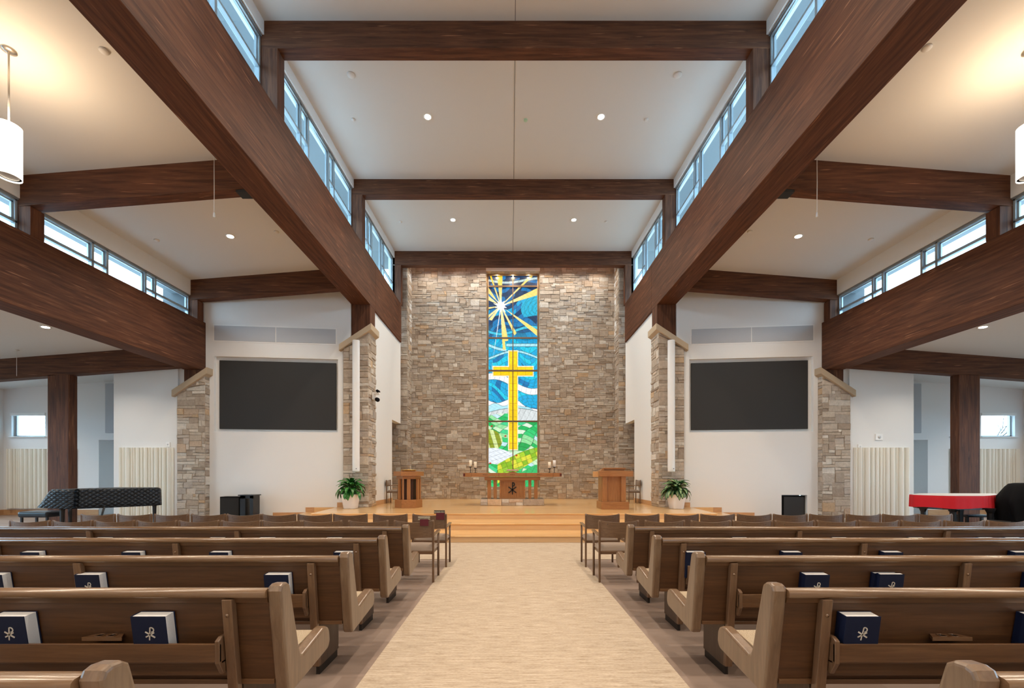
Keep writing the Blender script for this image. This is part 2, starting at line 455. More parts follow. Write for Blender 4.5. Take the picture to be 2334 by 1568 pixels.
# ---- ceilings (roof slabs with overhanging eaves)
def slab(name, x0, x1, y0, y1, zf, t=0.3, m=ceil_m):
    mb = MB(); p = []
    for dz in (0, t):
        for x, y in ((x0, y0), (x1, y0), (x1, y1), (x0, y1)): p.append((x, y, zf(x, y) + dz))
    mb.hexa(p); return st(mb.build(name, m))
slab('ceiling', -5.0, 5.0, YB, 19.2, lambda x, y: 10.26 + (y - 8.15) * 0.046)
for s, nm in SIDES:
    slab('roof_eave_' + nm, s * 5.0, s * 6.3, YB, 18.9, lambda x, y: 10.26 + (y - 8.15) * 0.046 - 0.02, 0.32, soffit_m)
    slab('ceiling_' + nm + '_aisle', s * 5.0, s * 9.95, YB, 13.6, lambda x, y: aisle_z(x))
    slab('roof_eave_' + nm + '_aisle', s * 9.95, s * 10.85, YB, 13.6, lambda x, y: aisle_z(9.95) - 0.12, 0.42, soffit_m)
    slab('ceiling_' + nm + '_outer', s * 10.0, s * 19.6, YB, 16.2, lambda x, y: outer_z(x), 0.25)
# control joint along the middle of the nave ceiling
mb = MB()
for y0, y1 in ((-8, 8.15), (8.4, 12.8), (13.05, 17.28)):
    z0, z1 = 10.26 + (y0 - 8.15) * .046, 10.26 + (y1 - 8.15) * .046
    mb.hexa([(-.007, y0, z0 - .004), (.007, y0, z0 - .004), (.007, y1, z1 - .004), (-.007, y1, z1 - .004), (-.007, y0, z0 + .02), (.007, y0, z0 + .02), (.007, y1, z1 + .02), (-.007, y1, z1 + .02)])
st(mb.build('trim_1', dark_frame_m))

def stub(s, xa, xb, y0, y1, xi, xo, zi, zo, zt):
    f = lambda x: zi + (zo - zi) * (x - xi) / (xo - xi) + .2
    return MB().hexa([(s * xa, y0, f(xa)), (s * xb, y0, f(xb)), (s * xb, y1, f(xb)), (s * xa, y1, f(xa)), (s * xa, y0, zt), (s * xb, y0, zt), (s * xb, y1, zt), (s * xa, y1, zt)])
# ---- beams and columns
WHERE = {-1: 'left', 1: 'right'}
for s, nm in SIDES:
    r = thing('timber_beam', f'massive dark timber beam along the {nm} side of the nave, under the high windows', 'beam', (s * 4.9, 4, B1), 'long beams along the hall')
    MB().box(*sorted((s * W1, s * W1O)), YB, 14.05, B1, T1).build('beam_span', beam_y, r, bevel=0.01)
    MB().box(*sorted((s * W1, s * W1O)), 14.056, 17.35, B1, T1).build('beam_end', beam_y, r, bevel=0.01)
    tag(MB().box(*sorted((s * W2, s * W2O)), YB, 13.25, B2, T2).build('timber_beam', beam_y, bevel=0.01),
        f'massive dark timber beam along the far {nm} side aisle, under its low windows', 'beam', 'long beams along the hall')
NB = [(-5.4, 9.35, 9.86), (-0.75, 9.4, 9.9), (3.6, 9.55, 10.05), (8.15, 9.73, 10.26), (12.80, 10.00, 10.54), (17.28, 10.11, 10.68)]
ORD = ['', '', '', 'nearest of the three', 'middle one of the three', 'farthest, above the stone altar wall']
for i, (y, z0, z1) in enumerate(NB):
    if i < 3: continue
    tag(MB().box(-4.96, 4.96, y, y + .25, z0, z1 + .01).build('cross_beam', beam_x, bevel=0.008), 'dark timber cross beam under the nave ceiling, ' + ORD[i], 'beam', 'cross beams of the nave')
    for s, nm in SIDES:
        tag(MB().box(*sorted((s * W1, s * 4.96)), y, y + .25, T1, z0).build('timber_post', beam_z, bevel=0.006),
            f'short dark timber post at the {nm} end of the nave cross beam ' + {3: 'nearest the camera', 4: 'in the middle', 5: 'farthest away'}[i], 'post', 'posts under the cross beams')
AB = [8.30, 12.72]
for i, y in enumerate(AB):
    for s, nm in SIDES:
        mb = MB(); p = []
        for dz in (-0.60, 0.01):
            for x, yy in ((s * 9.86, y), (s * W1O, y), (s * W1O, y + .25), (s * 9.86, y + .25)): p.append((x, yy, aisle_z(x) + dz))
        mb.hexa(p)
        tag(mb.build('cross_beam', beam_x, bevel=0.008), f'sloping timber cross beam of the {nm} aisle ceiling, ' + ('nearer one behind the pull cord' if i == 0 else 'above the screen wall'), 'beam', 'cross beams of the aisles')
        tag(MB().box(*sorted((s * W2, s * 9.88)), y, y + .25, T2, aisle_z(9.8) - .60).build('timber_post', beam_z, bevel=0.006),
            f'short dark timber post standing on the {nm} aisle beam, ' + ('nearer one' if i == 0 else 'at the screen wall'), 'post', 'posts under the cross beams')
    for s, nm in SIDES:
        if i == 0: tag(MB().box(*sorted((s * 5.21, s * 5.52)), y + .02, y + .23, aisle_z(5.3) - .66, aisle_z(5.3) - .605).build('beam_gap_block', mat('gap_black', (.01, .01, .01), .6)), f'small black gap block under the {nm} aisle cross beam at the main beam', 'bracket')  # solid black box put in for the dark gap at the beam joint
for s, nm in SIDES:
    mb = MB(); p = []
    for dz in (-0.62, 0.01):
        for x, yy in ((s * 19.3, 12.6), (s * W2O, 12.6), (s * W2O, 12.85), (s * 19.3, 12.85)): p.append((x, yy, outer_z(x) + dz))
    mb.hexa(p)
    tag(mb.build('cross_beam', beam_x, bevel=0.008), f'low dark timber cross beam at the far {nm}, carried by a tall square column', 'beam', 'low beams of the outer bays')
    tag(MB().box(*sorted((s * 13.32, s * 13.95)), 12.6, 12.86, 0, outer_z(13.6) - .60).build('timber_column', beam_z, bevel=0.01),
        f'tall square dark timber column at the far {nm}, behind the covered piano', 'column', 'square timber columns')
    # stub column between the stone pier and the main beam
    tag(stub(s, W1, W1O, 13.5, 14.0, 4.60, 5.42, 6.02, 5.48, B1).build('timber_column', beam_z, bevel=0.008),
        f'short dark timber column between the {nm} stone pier cap and the main beam', 'column', 'stub columns on the stone piers')
    tag(stub(s, W2, W2O, 12.90, 13.25, 9.43, 10.30, 4.50, 3.93, B2).build('timber_column', beam_z, bevel=0.008),
        f'short dark timber stub between the far {nm} pier cap and the aisle beam', 'column', 'stub columns on the stone piers')

# ---- walls
def slant_wall(x0, x1, z0, z1, t=0.3):
    y0, y1 = wall_y(x0), wall_y(x1)
    return [(x0, y0, z0), (x1, y1, z0), (x1, y1 + t, z0), (x0, y0 + t, z0), (x0, y0, z1), (x1, y1, z1), (x1, y1 + t, z1), (x0, y0 + t, z1)]
SIDEWINS = {}
siding_m = mat('grey_exterior_cladding', (.055, .06, .065), .7)
for s, nm in SIDES:
    # screen wall with the shallow screen recess and the equipment opening left as real holes
    SX0, SX1, SZ0, SZ1 = 5.60, 9.30, 2.84, 5.17
    EX0, EX1, EZ0, EZ1 = ((5.55, 6.4, 0, 0) if s < 0 else (8.37, 9.12, 0, 0.86))
    mb = MB()
    xs = [5.2, SX0, SX1, 9.95] + ([EX0, EX1] if s > 0 else [])
    def wp(x0, x1, z0, z1): mb.hexa([(s * a, b, c) for a, b, c in slant_wall(x0, x1, z0, z1)])
    if s < 0: wp(5.42, 9.43, 0, SZ0)
    else:
        wp(5.42, EX0, 0, SZ0); wp(EX0, EX1, EZ1, SZ0); wp(EX1, 9.43, 0, SZ0)
    wp(5.42, SX0, SZ0, SZ1); wp(SX1, 9.43, SZ0, SZ1); wp(9.43, 9.54, 4.72, 7.9); wp(9.54, 9.95, T2, 7.9)
    wp(5.47, 9.43, SZ1, 7.9); wp(5.42, 5.47, SZ1, 5.62); wp(5.21, 5.47, 5.62, 7.9)
    st(mb.build(f'wall_{nm}_screen', wall_m))
    mb = MB(); mb.hexa([(s * a, b + .10, c) for a, b, c in slant_wall(SX0, SX1, SZ0, SZ1, .05)])
    st(mb.build(f'wall_{nm}_screen_recess', wall_m))
    if s > 0:
        mb = MB(); mb.box(EX0 - .1, EX1 + .1, 13.6, 13.65, -.1, 1.0); st(mb.build('wall_right_niche', blackmat_m))
    # wall between side beam pier and the corner of the outer bay
    st(MB().box(*sorted((s * 10.30, s * 12.27)), 12.92, 13.2, 0, 5.6).box(*sorted((s * 10.11, s * 10.30)), 12.98, 13.2, 4.15, 5.6).build(f'wall_{nm}_panel', wall_m))
    st(MB().box(*sorted((s * 12.02, s * 12.27)), 13.2, 15.9, 0, 5.6).build(f'wall_{nm}_return', recess_wall_m))
    # white side wall of the chancel, with the low passage near the altar wall
    mb = MB()
    x0, x1 = sorted((s * 4.66, s * 4.90))
    mb.box(x0, x1, 14.1, 16.2, SH, B1); mb.box(x0, x1, 16.2, 17.45, 3.62, B1)
    st(mb.build(f'wall_{nm}_chancel', wall_m))
    st(MB().box(*sorted((s * 4.9, s * 6.4)), 16.0, 17.6, 3.75, 3.9).build(f'ceiling_{nm}_passage', ceil_m))
    st(MB().box(*sorted((s * 6.2, s * 6.4)), 13.5, 18.3, 0, 3.9).build(f'wall_{nm}_passage', recess_wall_m))
    st(MB().box(*sorted((s * 4.9, s * 6.3)), 15.9, 16.0, 0, 3.9).build(f'wall_{nm}_passage_end', wall_m))
    st(MB().box(*sorted((s * 4.9, s * 5.15)), 14.1, 17.6, 3.8, B1).build(f'wall_{nm}_chancel_outer', wall_m))
    # outer bay: far wall with window and doorway, side wall
    wz0, wz1 = 2.92, 3.78
    mb = MB()
    def wb(a, b, z0, z1): mb.box(*sorted((s * a, s * b)), 15.7, 15.95, z0, z1)
    wb(19.6, 12.2, wz1, 5.6)
    for a, b in ((19.6, 18.70), (17.45, 17.10), (16.30, 15.45)): wb(a, b, 0, wz1)
    wb(18.70, 17.45, 0, wz0); wb(17.10, 16.30, 0, wz0)
    wb(15.45, 12.2, 2.80, wz1)
    mb.box(*sorted((s * 17.2, s * 12.2)), 16.6, 16.7, -.0, 3.2).box(*sorted((s * 17.1, s * 12.2)), 15.95, 16.7, 2.9, 3.0).box(*sorted((s * 15.5, s * 15.45)), 15.95, 16.6, 0, 2.9)
    st(mb.build(f'wall_{nm}_far', wall_m))
    # outer side wall: low end window, then taller unseen ones added for cool daylight
    mb = MB(); X0, X1 = sorted((s * 19.0, s * 19.3)); ye = YB
    wins = [(-7.6, -4.4, .9, 3.78), (-3.4, -.2, .9, 3.78), (.8, 4.0, .9, 3.78), (5.0, 8.2, .9, 3.78), (9.2, 12.4, .9, 3.78), (13.9, 15.2, 2.92, 3.78)]
    for y0, y1, z0, z1 in wins:
        mb.box(X0, X1, ye, y0, 0, 5.6); mb.box(X0, X1, y0, y1, 0, z0); mb.box(X0, X1, y0, y1, z1, 5.6); ye = y1
    mb.box(X0, X1, ye, 15.75, 0, 5.6)
    st(mb.build(f'wall_{nm}', wall_m))
    SIDEWINS[s] = wins
    st(MB().box(*sorted((s * 9.9, s * 11.12)), 13.35, 13.6, 5.6, 8.6).build(f'wall_{nm}_exterior', siding_m))
    # strip of wall above the high windows (header) - nave and aisle
    p = []
    for dz in (-0.27, 0.05):
        for x, y in ((s * 4.86, YB), (s * 5.12, YB), (s * 5.12, 18.4), (s * 4.86, 18.4)): p.append((x, y, 10.26 + (y - 8.15) * .046 + dz))
    st(MB().hexa(p).build(f'trim_{2 if s < 0 else 3}', wall_m))
    st(MB().box(*sorted((s * 9.76, s * 10.02)), YB, 13.3, 6.92, 7.45).build(f'trim_{4 if s < 0 else 5}', wall_m))
st(MB().box(-19.6, 19.6, YB - .3, YB, 0, 10.2).build('wall_rear', wall_m))
# closing walls above the screen walls' ends, out of the main view
for s, nm in SIDES:
    st(MB().box(*sorted((s * 4.4, s * 5.2)), 17.95, 18.8, B1 - .1, 10.9).build(f'wall_{nm}_corner', wall_m))

# ---- stone: altar wall with the tall window opening, corner pilasters, piers
OX = 1.17; OZ0, OZ1 = 0.95, 10.36
mb = MB(); cols = []
def mort(*a):
    n = len(mb.f); mb.box(*a); cols.extend([MORTAR] * (len(mb.f) - n))
mort(-4.9, -OX, YBACK + .03, YBACK + .5, 0, 10.49); mort(OX, 4.9, YBACK + .03, YBACK + .5, 0, 10.49)
mort(-OX, OX, YBACK + .03, YBACK + .5, 0, OZ0)
mort(-OX, OX, YBACK + .12, YBACK + .5, OZ1, 10.6)
Pf = lambda x0, z0: (lambda u, v, d: (x0 + u, YBACK + .03 - d, z0 + v))
stone_face(mb, cols, 4.9 - OX, 10.49 - SH, Pf(-4.9, SH), seed=11, uw=.095, uh=.083)
stone_face(mb, cols, 4.9 - OX, 10.49 - SH, Pf(OX, SH), seed=12, uw=.095, uh=.083)
stone_face(mb, cols, 2 * OX, OZ0 - SH, Pf(-OX, SH), seed=13)
for s in (-1, 1):   # lined reveals beside the glass
    stone_face(mb, cols, .32, OZ1 - OZ0, (lambda s: lambda u, v, d: (s * (OX - d * .6), YBACK + .03 + u, OZ0 + v))(s), seed=14 + s, tone=1.15)
stone_face(mb, cols, 2 * OX, .32, lambda u, v, d: (-OX + u, YBACK + .03 + v, OZ1 - d * .6), seed=18, tone=1.15)
st(stone_build(mb, cols, 'wall_back'))
st(MB().box(-4.9, 4.9, YBACK + .06, YBACK + .5, 10.49, 10.9).build('trim_6', wall_m))
st(MB().box(-OX, OX, YBACK - .01, YBACK + .12, 10.36, 10.50).build('trim_7', wall_m))
for s, nm in SIDES:
    mb = MB(); cols = []
    n = 0; mb.box(*sorted((s * 4.42, s * 6.2)), 17.63, 18.6, 0, 3.8); mb.box(*sorted((s * 4.42, s * 5.2)), 17.63, 18.6, 3.8, 10.6); cols = [MORTAR] * len(mb.f)
    stone_face(mb, cols, 1.75, 3.3, (lambda s: lambda u, v, d: (s * (4.42 + u), 17.63 - d, SH + v))(s), seed=30 + s, uw=.095)
    stone_face(mb, cols, .75, 6.4, (lambda s: lambda u, v, d: (s * (4.42 + u), 17.63 - d, SH + 3.3 + v))(s), seed=33 + s, uw=.095)
    stone_face(mb, cols, .62, 10.0, (lambda s: lambda u, v, d: (s * (4.42 - d), 17.63 + u, SH + v))(s), seed=36 + s, uw=.095)
    st(stone_build(mb, cols, f'wall_{nm}_pilaster'))

def pier(s, xi, xo, yf, yb, zb, zi, zo, label, seed, side=True):
    """stone pier whose sloping limestone cap rises towards the nave; xi/xo are the nave and outer faces"""
    r = thing('stone_pier', label, 'pier', (s * (xi + xo) / 2, (yf + yb) / 2, zb), 'stone piers under the long beams')
    mb = MB()
    mb.hexa([(s * xo, yf + .03, zb), (s * (xi + .03), yf + .03, zb), (s * (xi + .03), yb, zb), (s * xo, yb, zb),
             (s * xo, yf + .03, zo), (s * (xi + .03), yf + .03, zi), (s * (xi + .03), yb, zi), (s * xo, yb, zo)])
    cols = [MORTAR] * len(mb.f)
    Wd = xo - xi; H = max(zi, zo) - zb
    stone_face(mb, cols, Wd - .02, H, lambda u, v, d: (s * (xi + .01 + u), yf + .03 - d, zb + v), top=lambda u: (zi + (zo - zi) * u / Wd) - zb, seed=seed, uw=.10, uh=.09, tone=1.12)
    if side: stone_face(mb, cols, yb - yf - .03, zi - zb, lambda u, v, d: (s * (xi + .03 - d), yf + .03 + u, zb + v), seed=seed + 1, uw=.10, uh=.09, tone=1.12)
    stone_build(mb, cols, 'stone_shaft', r)
    c = MB(); sl = (zi - zo) / (xo - xi); e = .10
    a, b = xi - e, xo + e
    za, zb2 = zi + e * sl, zo - e * sl
    c.hexa([(s * b, yf - .07, zb2), (s * a, yf - .07, za), (s * a, yb + .02, za), (s * b, yb + .02, zb2),
            (s * b, yf - .07, zb2 + .2), (s * a, yf - .07, za + .2), (s * a, yb + .02, za + .2), (s * b, yb + .02, zb2 + .2)])
    c.build('cap', cap_m, r, bevel=0.012)
for s, nm in SIDES:
    pier(s, 4.60, 5.42, 13.36, 14.1, SH, 6.02, 5.48, f'tall stone pier beside the {nm} of the chancel, slim white loudspeaker on its face', 50 + s)
    pier(s, 9.43, 10.30, 12.86, 13.3, 0, 4.50, 3.93, f'shorter stone pier at the outer edge of the {nm} screen wall', 60 + s)

# ---- baseboards
for s, nm in SIDES:
    r = struct(f'baseboard_{nm}', loc=(s * 6, 13.2, 0))
    def bb(x0, x1, z):
        MB().hexa([(s * a, b - .02, c) for a, b, c in slant_wall(x0, x1, z, z + .15, .02)]).build('board', base_wood, r)
    bb(5.42, 5.62, SH); bb(5.62, 6.58, .31); bb(6.58, 7.56, .153)
    MB().box(*sorted((s * 4.64, s * 4.66)), 14.1, 16.2, SH, SH + .15).build('board', base_wood, r)
    MB().box(*sorted((s * 19.0, s * 15.45)), 15.68, 15.7, 0, .2).build('board', base_wood, r)
    MB().box(*sorted((s * 18.98, s * 19.0)), YB, 15.7, 0, .2).build('board', base_wood, r)

# ---- high windows
WNUM = [1]
def window_strip(s, xp, y0, y1, z0, z1a, z1b, ztr, label):
    """one bay of window: wide, narrow, wide, narrow, wide lights with a low transom; xp = plane"""
    WNUM[0] += 1
    r = struct(f'window_{WNUM[0]}', label, (s * xp, y0, z0))
    L = y1 - y0
    fr = [0, .30, .385, .64, .715, 1.0]
    ys = [y0 + L * f for f in fr]
    def zt(y): return z1a + (z1b - z1a) * (y - y0) / L
    fb = MB(); w = .028
    X0, X1 = sorted((s * (xp - .03), s * (xp + .06)))
    def vbar(y, t=w): fb.box(X0, X1, y - t, y + t, z0, zt(y))
    for k, y in enumerate(ys): vbar(y, .04 if k in (0, 5) else .03)
    for zz in (0, 1):
        a = z0 if zz == 0 else None
        p = []
        for dz in ((0, .07) if zz == 0 else (-.06, 0)):
            for x, y in ((X0, y0), (X1, y0), (X1, y1), (X0, y1)): p.append((x, y, (z0 if zz == 0 else zt(y)) + dz))
        fb.hexa(p)
    for k in (0, 1, 3, 4):   # the middle light has no transom
        fb.box(X0, X1, ys[k], ys[k + 1], ztr - .025, ztr + .025)
    fb.build('window_frame', frame_m, r, bevel=.004, segs=1)
    # inner sash bars set back, one per light
    sb = MB(); A0, A1 = sorted((s * (xp + .01), s * (xp + .05)))
    for k in range(5):
        a, b = ys[k] + .04, ys[k + 1] - .04
        zb = ztr + .03 if k != 2 else z0 + .08
        t = .03
        sb.box(A0, A1, a, a + t, zb, zt(a) - .07); sb.box(A0, A1, b - t, b, zb, zt(b) - .07)
        sb.box(A0, A1, a, b, zb, zb + t); sb.box(A0, A1, a, b, zt(b) - .10, zt(b) - .07)
    sb.build('sash', frame_m, r)
    g = MB()
    for k in range(5): g.box(*sorted((s * (xp + .025), s * (xp + .031))), ys[k], ys[k + 1], z0, zt(ys[k]) - .03)
    g.build('pane', glass_m, r)
    # grey trim bar under the header
    p = []
    for dz in (-.03, .015):
        for x, y in ((s * (xp - .06), y0), (s * (xp + .08), y0), (s * (xp + .08), y1), (s * (xp - .06), y1)): p.append((x, y, zt(y) + dz))
    MB().hexa(p).build('head_trim', dark_frame_m, r)
NBAYS = [(-8.9, -5.35), (-5.1, -0.75), (-0.5, 3.6), (3.85, 8.15), (8.40, 12.80), (13.05, 17.28)]
for s, nm in SIDES:
    for i, (a, b) in enumerate(NBAYS):
        za, zb = [10.26 + (y - 8.15) * .046 - .27 for y in (a, b)]
        window_strip(s, 4.96, a, b, T1, za, zb, 9.36, None)
    for i, (a, b) in enumerate([(-8.9, -4.9), (-4.7, -.3), (0, 4.2), (4.4, 8.3), (8.55, 12.72)]):
        window_strip(s, 9.84, a, b, T2, 6.92, 6.92, 6.45, None)
# posts for the bays behind the camera close the strip
for s, nm in SIDES:
    for a in (-5.35, -.75, 3.6):
        st(MB().box(*sorted((s * 4.75, s * 4.98)), a, a + .25, T1, 10.26 + (a - 8.15) * .046).build('wall_' + nm + '_window_post', beam_z))
    for a in (-4.9, -.3, 4.2):
        st(MB().box(*sorted((s * 9.6, s * 9.86)), a, a + .25, T2, 7.4).build('wall_' + nm + '_aisle_post', beam_z))
    st(MB().box(*sorted((s * 4.86, s * 5.12)), 17.28, 18.4, T1, 10.7).build('wall_' + nm + '_upper_end', wall_m))
    st(MB().box(*sorted((s * 9.7, s * 10.0)), 12.98, 13.4, T2 + .01, 7.4).build('wall_' + nm + '_aisle_end', wall_m))
# low windows of the outer bays, deep white reveals, bare trees beyond
for s, nm in SIDES:
    for x0, x1 in ((17.45, 18.70), (16.30, 17.10)):
        WNUM[0] += 1
        r = struct(f'window_{WNUM[0]}', None, (s * x0, 15.8, 2.92))
        X0, X1 = sorted((s * x0, s * x1))
        f = MB()
        for a in ((X0, X0 + .05), (X1 - .05, X1)): f.box(a[0], a[1], 15.82, 15.9, 2.92, 3.78)
        f.box(X0, X1, 15.82, 15.9, 2.92, 2.97); f.box(X0, X1, 15.82, 15.9, 3.73, 3.78)
        f.box(X0 + .05, X0 + .09, 15.80, 15.84, 2.97, 3.73)
        f.build('window_frame', frame_m, r)
        MB().box(X0 - .06, X1 + .06, 15.62, 15.88, 2.89, 2.92).build('window_sill', wall_m, r)
        MB().box(X0 + .04, X1 - .04, 15.85, 15.856, 2.95, 3.75).build('pane', glass_m, r)
        MB().box(X0 - .02, X1 + .02, 15.66, 15.74, 3.70, 3.80).build('blind', white_m, r)
for s, nm in SIDES:
    for y0, y1, z0, z1 in SIDEWINS[s]:
        WNUM[0] += 1
        r = struct(f'window_{WNUM[0]}', None, (s * 19.15, y0, z0)); X0, X1 = sorted((s * 19.14, s * 19.22))
        f = MB(); ym = (y0 + y1) / 2
        for p, q in ((y0, y0 + .05), (ym - .03, ym + .03), (y1 - .05, y1)): f.box(X0, X1, p, q, z0, z1)
        f.box(X0, X1, y0, y1, z0, z0 + .05); f.box(X0, X1, y0, y1, z1 - .05, z1)
        f.build('window_frame', frame_m, r)
        MB().box(s * 19.18 - .003, s * 19.18 + .003, y0 + .04, y1 - .04, z0 + .04, z1 - .04).build('pane', glass_m, r)
def bare_tree(x, y, h, label, seed):
    rnd = random.Random(seed); mb = MB()
    def br(p, d, L, r, k):
        q = p + d * L; mid = p + d * L * .5 + Vector([rnd.uniform(-.05, .05) * L for _ in range(3)])
        mb.tube([p, mid, q], [r, r * .8, r * .6], n=5)
        if k == 0: return
        for _ in range(3):
            nd = (d + Vector([rnd.uniform(-.8, .8) for _ in range(3)]) + Vector((0, 0, .15))).normalized()
            br(q if rnd.random() < .6 else mid, nd, L * .72, r * .55, k - 1)
    br(Vector((x, y, 0)), Vector((0, 0, 1)), h * .3, .09, 5)
    tag(mb.build('bare_tree', bark_m, recalc=False), label, 'tree', 'bare trees outside the low windows')
bare_tree(-22.3, 20.5, 6.5, 'leafless branching tree outside the small window at the far left', 3)
bare_tree(23.0, 20.5, 6.0, 'leafless branching tree outside the small window at the far right', 5)
st(MB().box(-60, 60, -40, 60, -.6, -.25).build('ground_outside', mat('winter_lawn', (.25, .25, .22), .9)))
# ------------------------------------------------------------------ stained glass
GX0, GX1, GZ0, GZ1 = -1.075, 1.075, 0.98, 10.28
GY = 18.62
def stained_colours(nx, nz):
    u = np.linspace(0, 1, nx)[None, :].repeat(nz, 0); v = np.linspace(0, 1, nz)[:, None].repeat(nx, 1)   # v down
    x = 140 + u * 301; y = 135 + v * 1303 * (GZ1 - GZ0) / (GZ1 - 1.0) # crop pixels of the panel
    y = 135 + v * 1300
    rng = np.random.RandomState(4)
    def H(a, b, k=0): 
        h = np.sin(a * 127.1 + b * 311.7 + k * 74.7) * 43758.5453
        return h - np.floor(h)
    def C(h): return np.array(srgb(h))
    out = np.zeros((nz, nx, 3)); lead = np.zeros((nz, nx), bool)
    # flow field for the sky: swirling bands
    flow = y + 34 * np.sin(x / 62 + y / 150) + 22 * np.sin(x / 33 - y / 95) 
    band = np.floor(flow / 27); fr = flow / 27 - band
    cross_l = (x + 14 * np.sin(y / 31)) / 34 + H(band, 0) * 3; cell = np.floor(cross_l); cfr = cross_l - cell
    hh = H(band, cell); hb = H(band, 3)
    dk, md, lt, cy, wh = C('#00365f'), C('#0076b5'), C('#00a9dc'), C('#10c8e6'), C('#bfeaf6')
    deep = np.clip(1 - (y - 420) / 160, 0, 1)
    pick = hb * .75 + hh * .25
    c1 = np.where((pick < .52)[..., None], dk * (0.8 + .7 * hh[..., None]), np.where((pick < .8)[..., None], md, lt))
    c2 = np.where((pick < .35)[..., None], md * (0.85 + .5 * hh[..., None]), np.where((pick < .75)[..., None], lt, cy))
    sky = c1 * deep[..., None] + c2 * (1 - deep[..., None])
    out[:] = sky
    lead |= (fr < .06) | (cfr < .05)
    def paint(mask, c, edge=None):
        out[mask] = c if np.ndim(c) == 1 else c[mask]; lead[mask] = False
    # large swirl on the right
    sw = ((x - 455) ** 2 / 115 ** 2 + (y - 335) ** 2 / 90 ** 2)
    m = (sw < 1) & (x > 322) & (y < 392 + (x - 330) * -.15); paint(m, C('#16b4d8')); 
    ang = np.sqrt(sw) * 5; m2 = m & ((ang - np.floor(ang) < .07) | (((x + y * .6) / 34) % 1 < .05)); lead[m2] = True
    # pale ribbons
    def ribbon(f, w, c, k=0.16, seg=30):
        m = np.abs(y - f) < w; paint(m, c)
        e = (np.abs(np.abs(y - f) - w) < 1.6) & (np.abs(y - f) < w + 2); lead[e] = True
        lead[m & (((x + .2 * y) / seg) % 1 < .045)] = True
    ribbon(160 + 14 * np.sin((x - 140) / 70), 8, C('#bcd6da'))
    ribbon(470 + 22 * np.sin((x - 120) / 60), 9, C('#3fc6e4'))
    ribbon(500 + (x - 140) * .22, 10, C('#7fd3ea')) if False else None
    ribbon(560 + 30 * np.sin((x - 140) / 70) * (x < 250) , 9, C('#a9e4f2'))
    ribbon(608 - 30 * np.cos((x - 300) / 75) + 20, 7, C('#a9e4f2'))
    ribbon(800 + 48 * np.sin((x - 292) / 78) - 0, 20, C('#f2f5fa'))
    # lower sky, calm blue cells
    # clouds and hills
    cl = 905 + 12 * np.sin((x - 150) / 28) + np.clip(x - 330, 0, 200) * .55
    paint(y > cl, C('#f6f8fb')); lead[np.abs(y - cl) < 1.8] = True
    cl2 = 928 + 9 * np.sin((x - 100) / 17) + np.clip(x - 340, 0, 200) * .5
    paint(y > cl2, C('#aee3ee')); lead[np.abs(y - cl2) < 1.2] = True
    h1 = 950 + ((x - 300) / 160) ** 2 * 26
    mh = y > h1
    gcell = np.floor((x + .5 * y) / 34); gfr = ((x + .5 * y) / 34) % 1
    base = C('#d3dadb')[None, None] * (0.9 + .2 * H(gcell, 1)[..., None])
    paint(mh, base); lead[mh & (gfr < .05)] = True; lead[np.abs(y - h1) < 1.8] = True
    # green fields: overlapping leaf-shaped lobes
    greens = [C('#12b65c'), C('#2cc873'), C('#8fdc9a'), C('#c7ecc0'), C('#d9efd6'), C('#3ed08c'), C('#0fa650'), C('#bfe3ea')]
    a1 = np.floor((y * 1.0 - .32 * x + 18 * np.sin(x / 47)) / 26); f1 = ((y * 1.0 - .32 * x + 18 * np.sin(x / 47)) / 26) % 1
    a2 = np.floor((y * .55 + .5 * x + 14 * np.sin(y / 33)) / 38); f2 = ((y * .55 + .5 * x + 14 * np.sin(y / 33)) / 38) % 1
    idx = (H(a1, a2, 2) * len(greens)).astype(int) % len(greens)
    gr = np.array(greens)[idx]
    mg = y > 992 + 10 * np.sin(x / 50) + np.where(x > 310, 30, 0)
    paint(mg, gr); lead[mg & ((f1 < .07) | (f2 < .055))] = True
    # olive patch on the left
    mo = ((x - 135) / 90) ** 2 + ((y - 1150) / 70) ** 2 < 1
    ol = np.where((np.floor((x - .3 * y) / 26) % 2 == 0)[..., None], C('#8a9a1c'), C('#d3e39a'))
    paint(mo, ol); lead[mo & ((((x - .3 * y) / 26) % 1 < .07) | ((y / 30) % 1 < .06))] = True
    # white hill lower left
    hw = 1195 + ((x - 160) / 200) ** 2 * 90
    mw = (y > hw) & (y < 1290 + 0.15 * (x - 140)) & (x < 330)
    paint(mw, C('#e3ebf2')); lead[mw & ((((x - 1.6 * y) / 40) % 1 < .04) | (((y + .3 * x) / 27) % 1 < .05))] = True
    # striped green hill lower right
    hg = 1300 - 110 * np.sin(np.clip((x - 190) / 340, 0, 1) * PI / 2 * 1.15)
    mgh = (y > hg) & (y < 1375 - (x - 260) * .62) & (x > 195)
    q1 = np.floor((y + .35 * x) / 28); q2 = np.floor((x - .35 * y) / 34)
    pal = np.array([C('#86b81e'), C('#a9cf2c'), C('#5fae2a'), C('#d6d63a'), C('#93c23a')]); 
    paint(mgh, pal[(H(q1, q2, 5) * 5).astype(int) % 5]); lead[mgh & ((((y + .35 * x) / 28) % 1 < .06) | (((x - .35 * y) / 34) % 1 < .05))] = True
    mt = (y > 1300) & (y > 1385 - (x - 270) * .55) & (x > 250)
    pal2 = np.array([C('#14a3a0'), C('#8fd7b0'), C('#2fb96a'), C('#c9e9c8')]); paint(mt, pal2[(H(np.floor((x + y * .5) / 36), 1, 7) * 4).astype(int) % 4]); lead[mt & (((x + y * .5) / 36) % 1 < .05)] = True
    for (rx, ry) in ((160, 1060), (244, 1122), (312, 1242), (150, 1290)): paint((np.abs(x - rx) + 1.4 * np.abs(y - ry)) < 9, C('#b3231c'))
    # star rays
    sx, sy = 216, 318
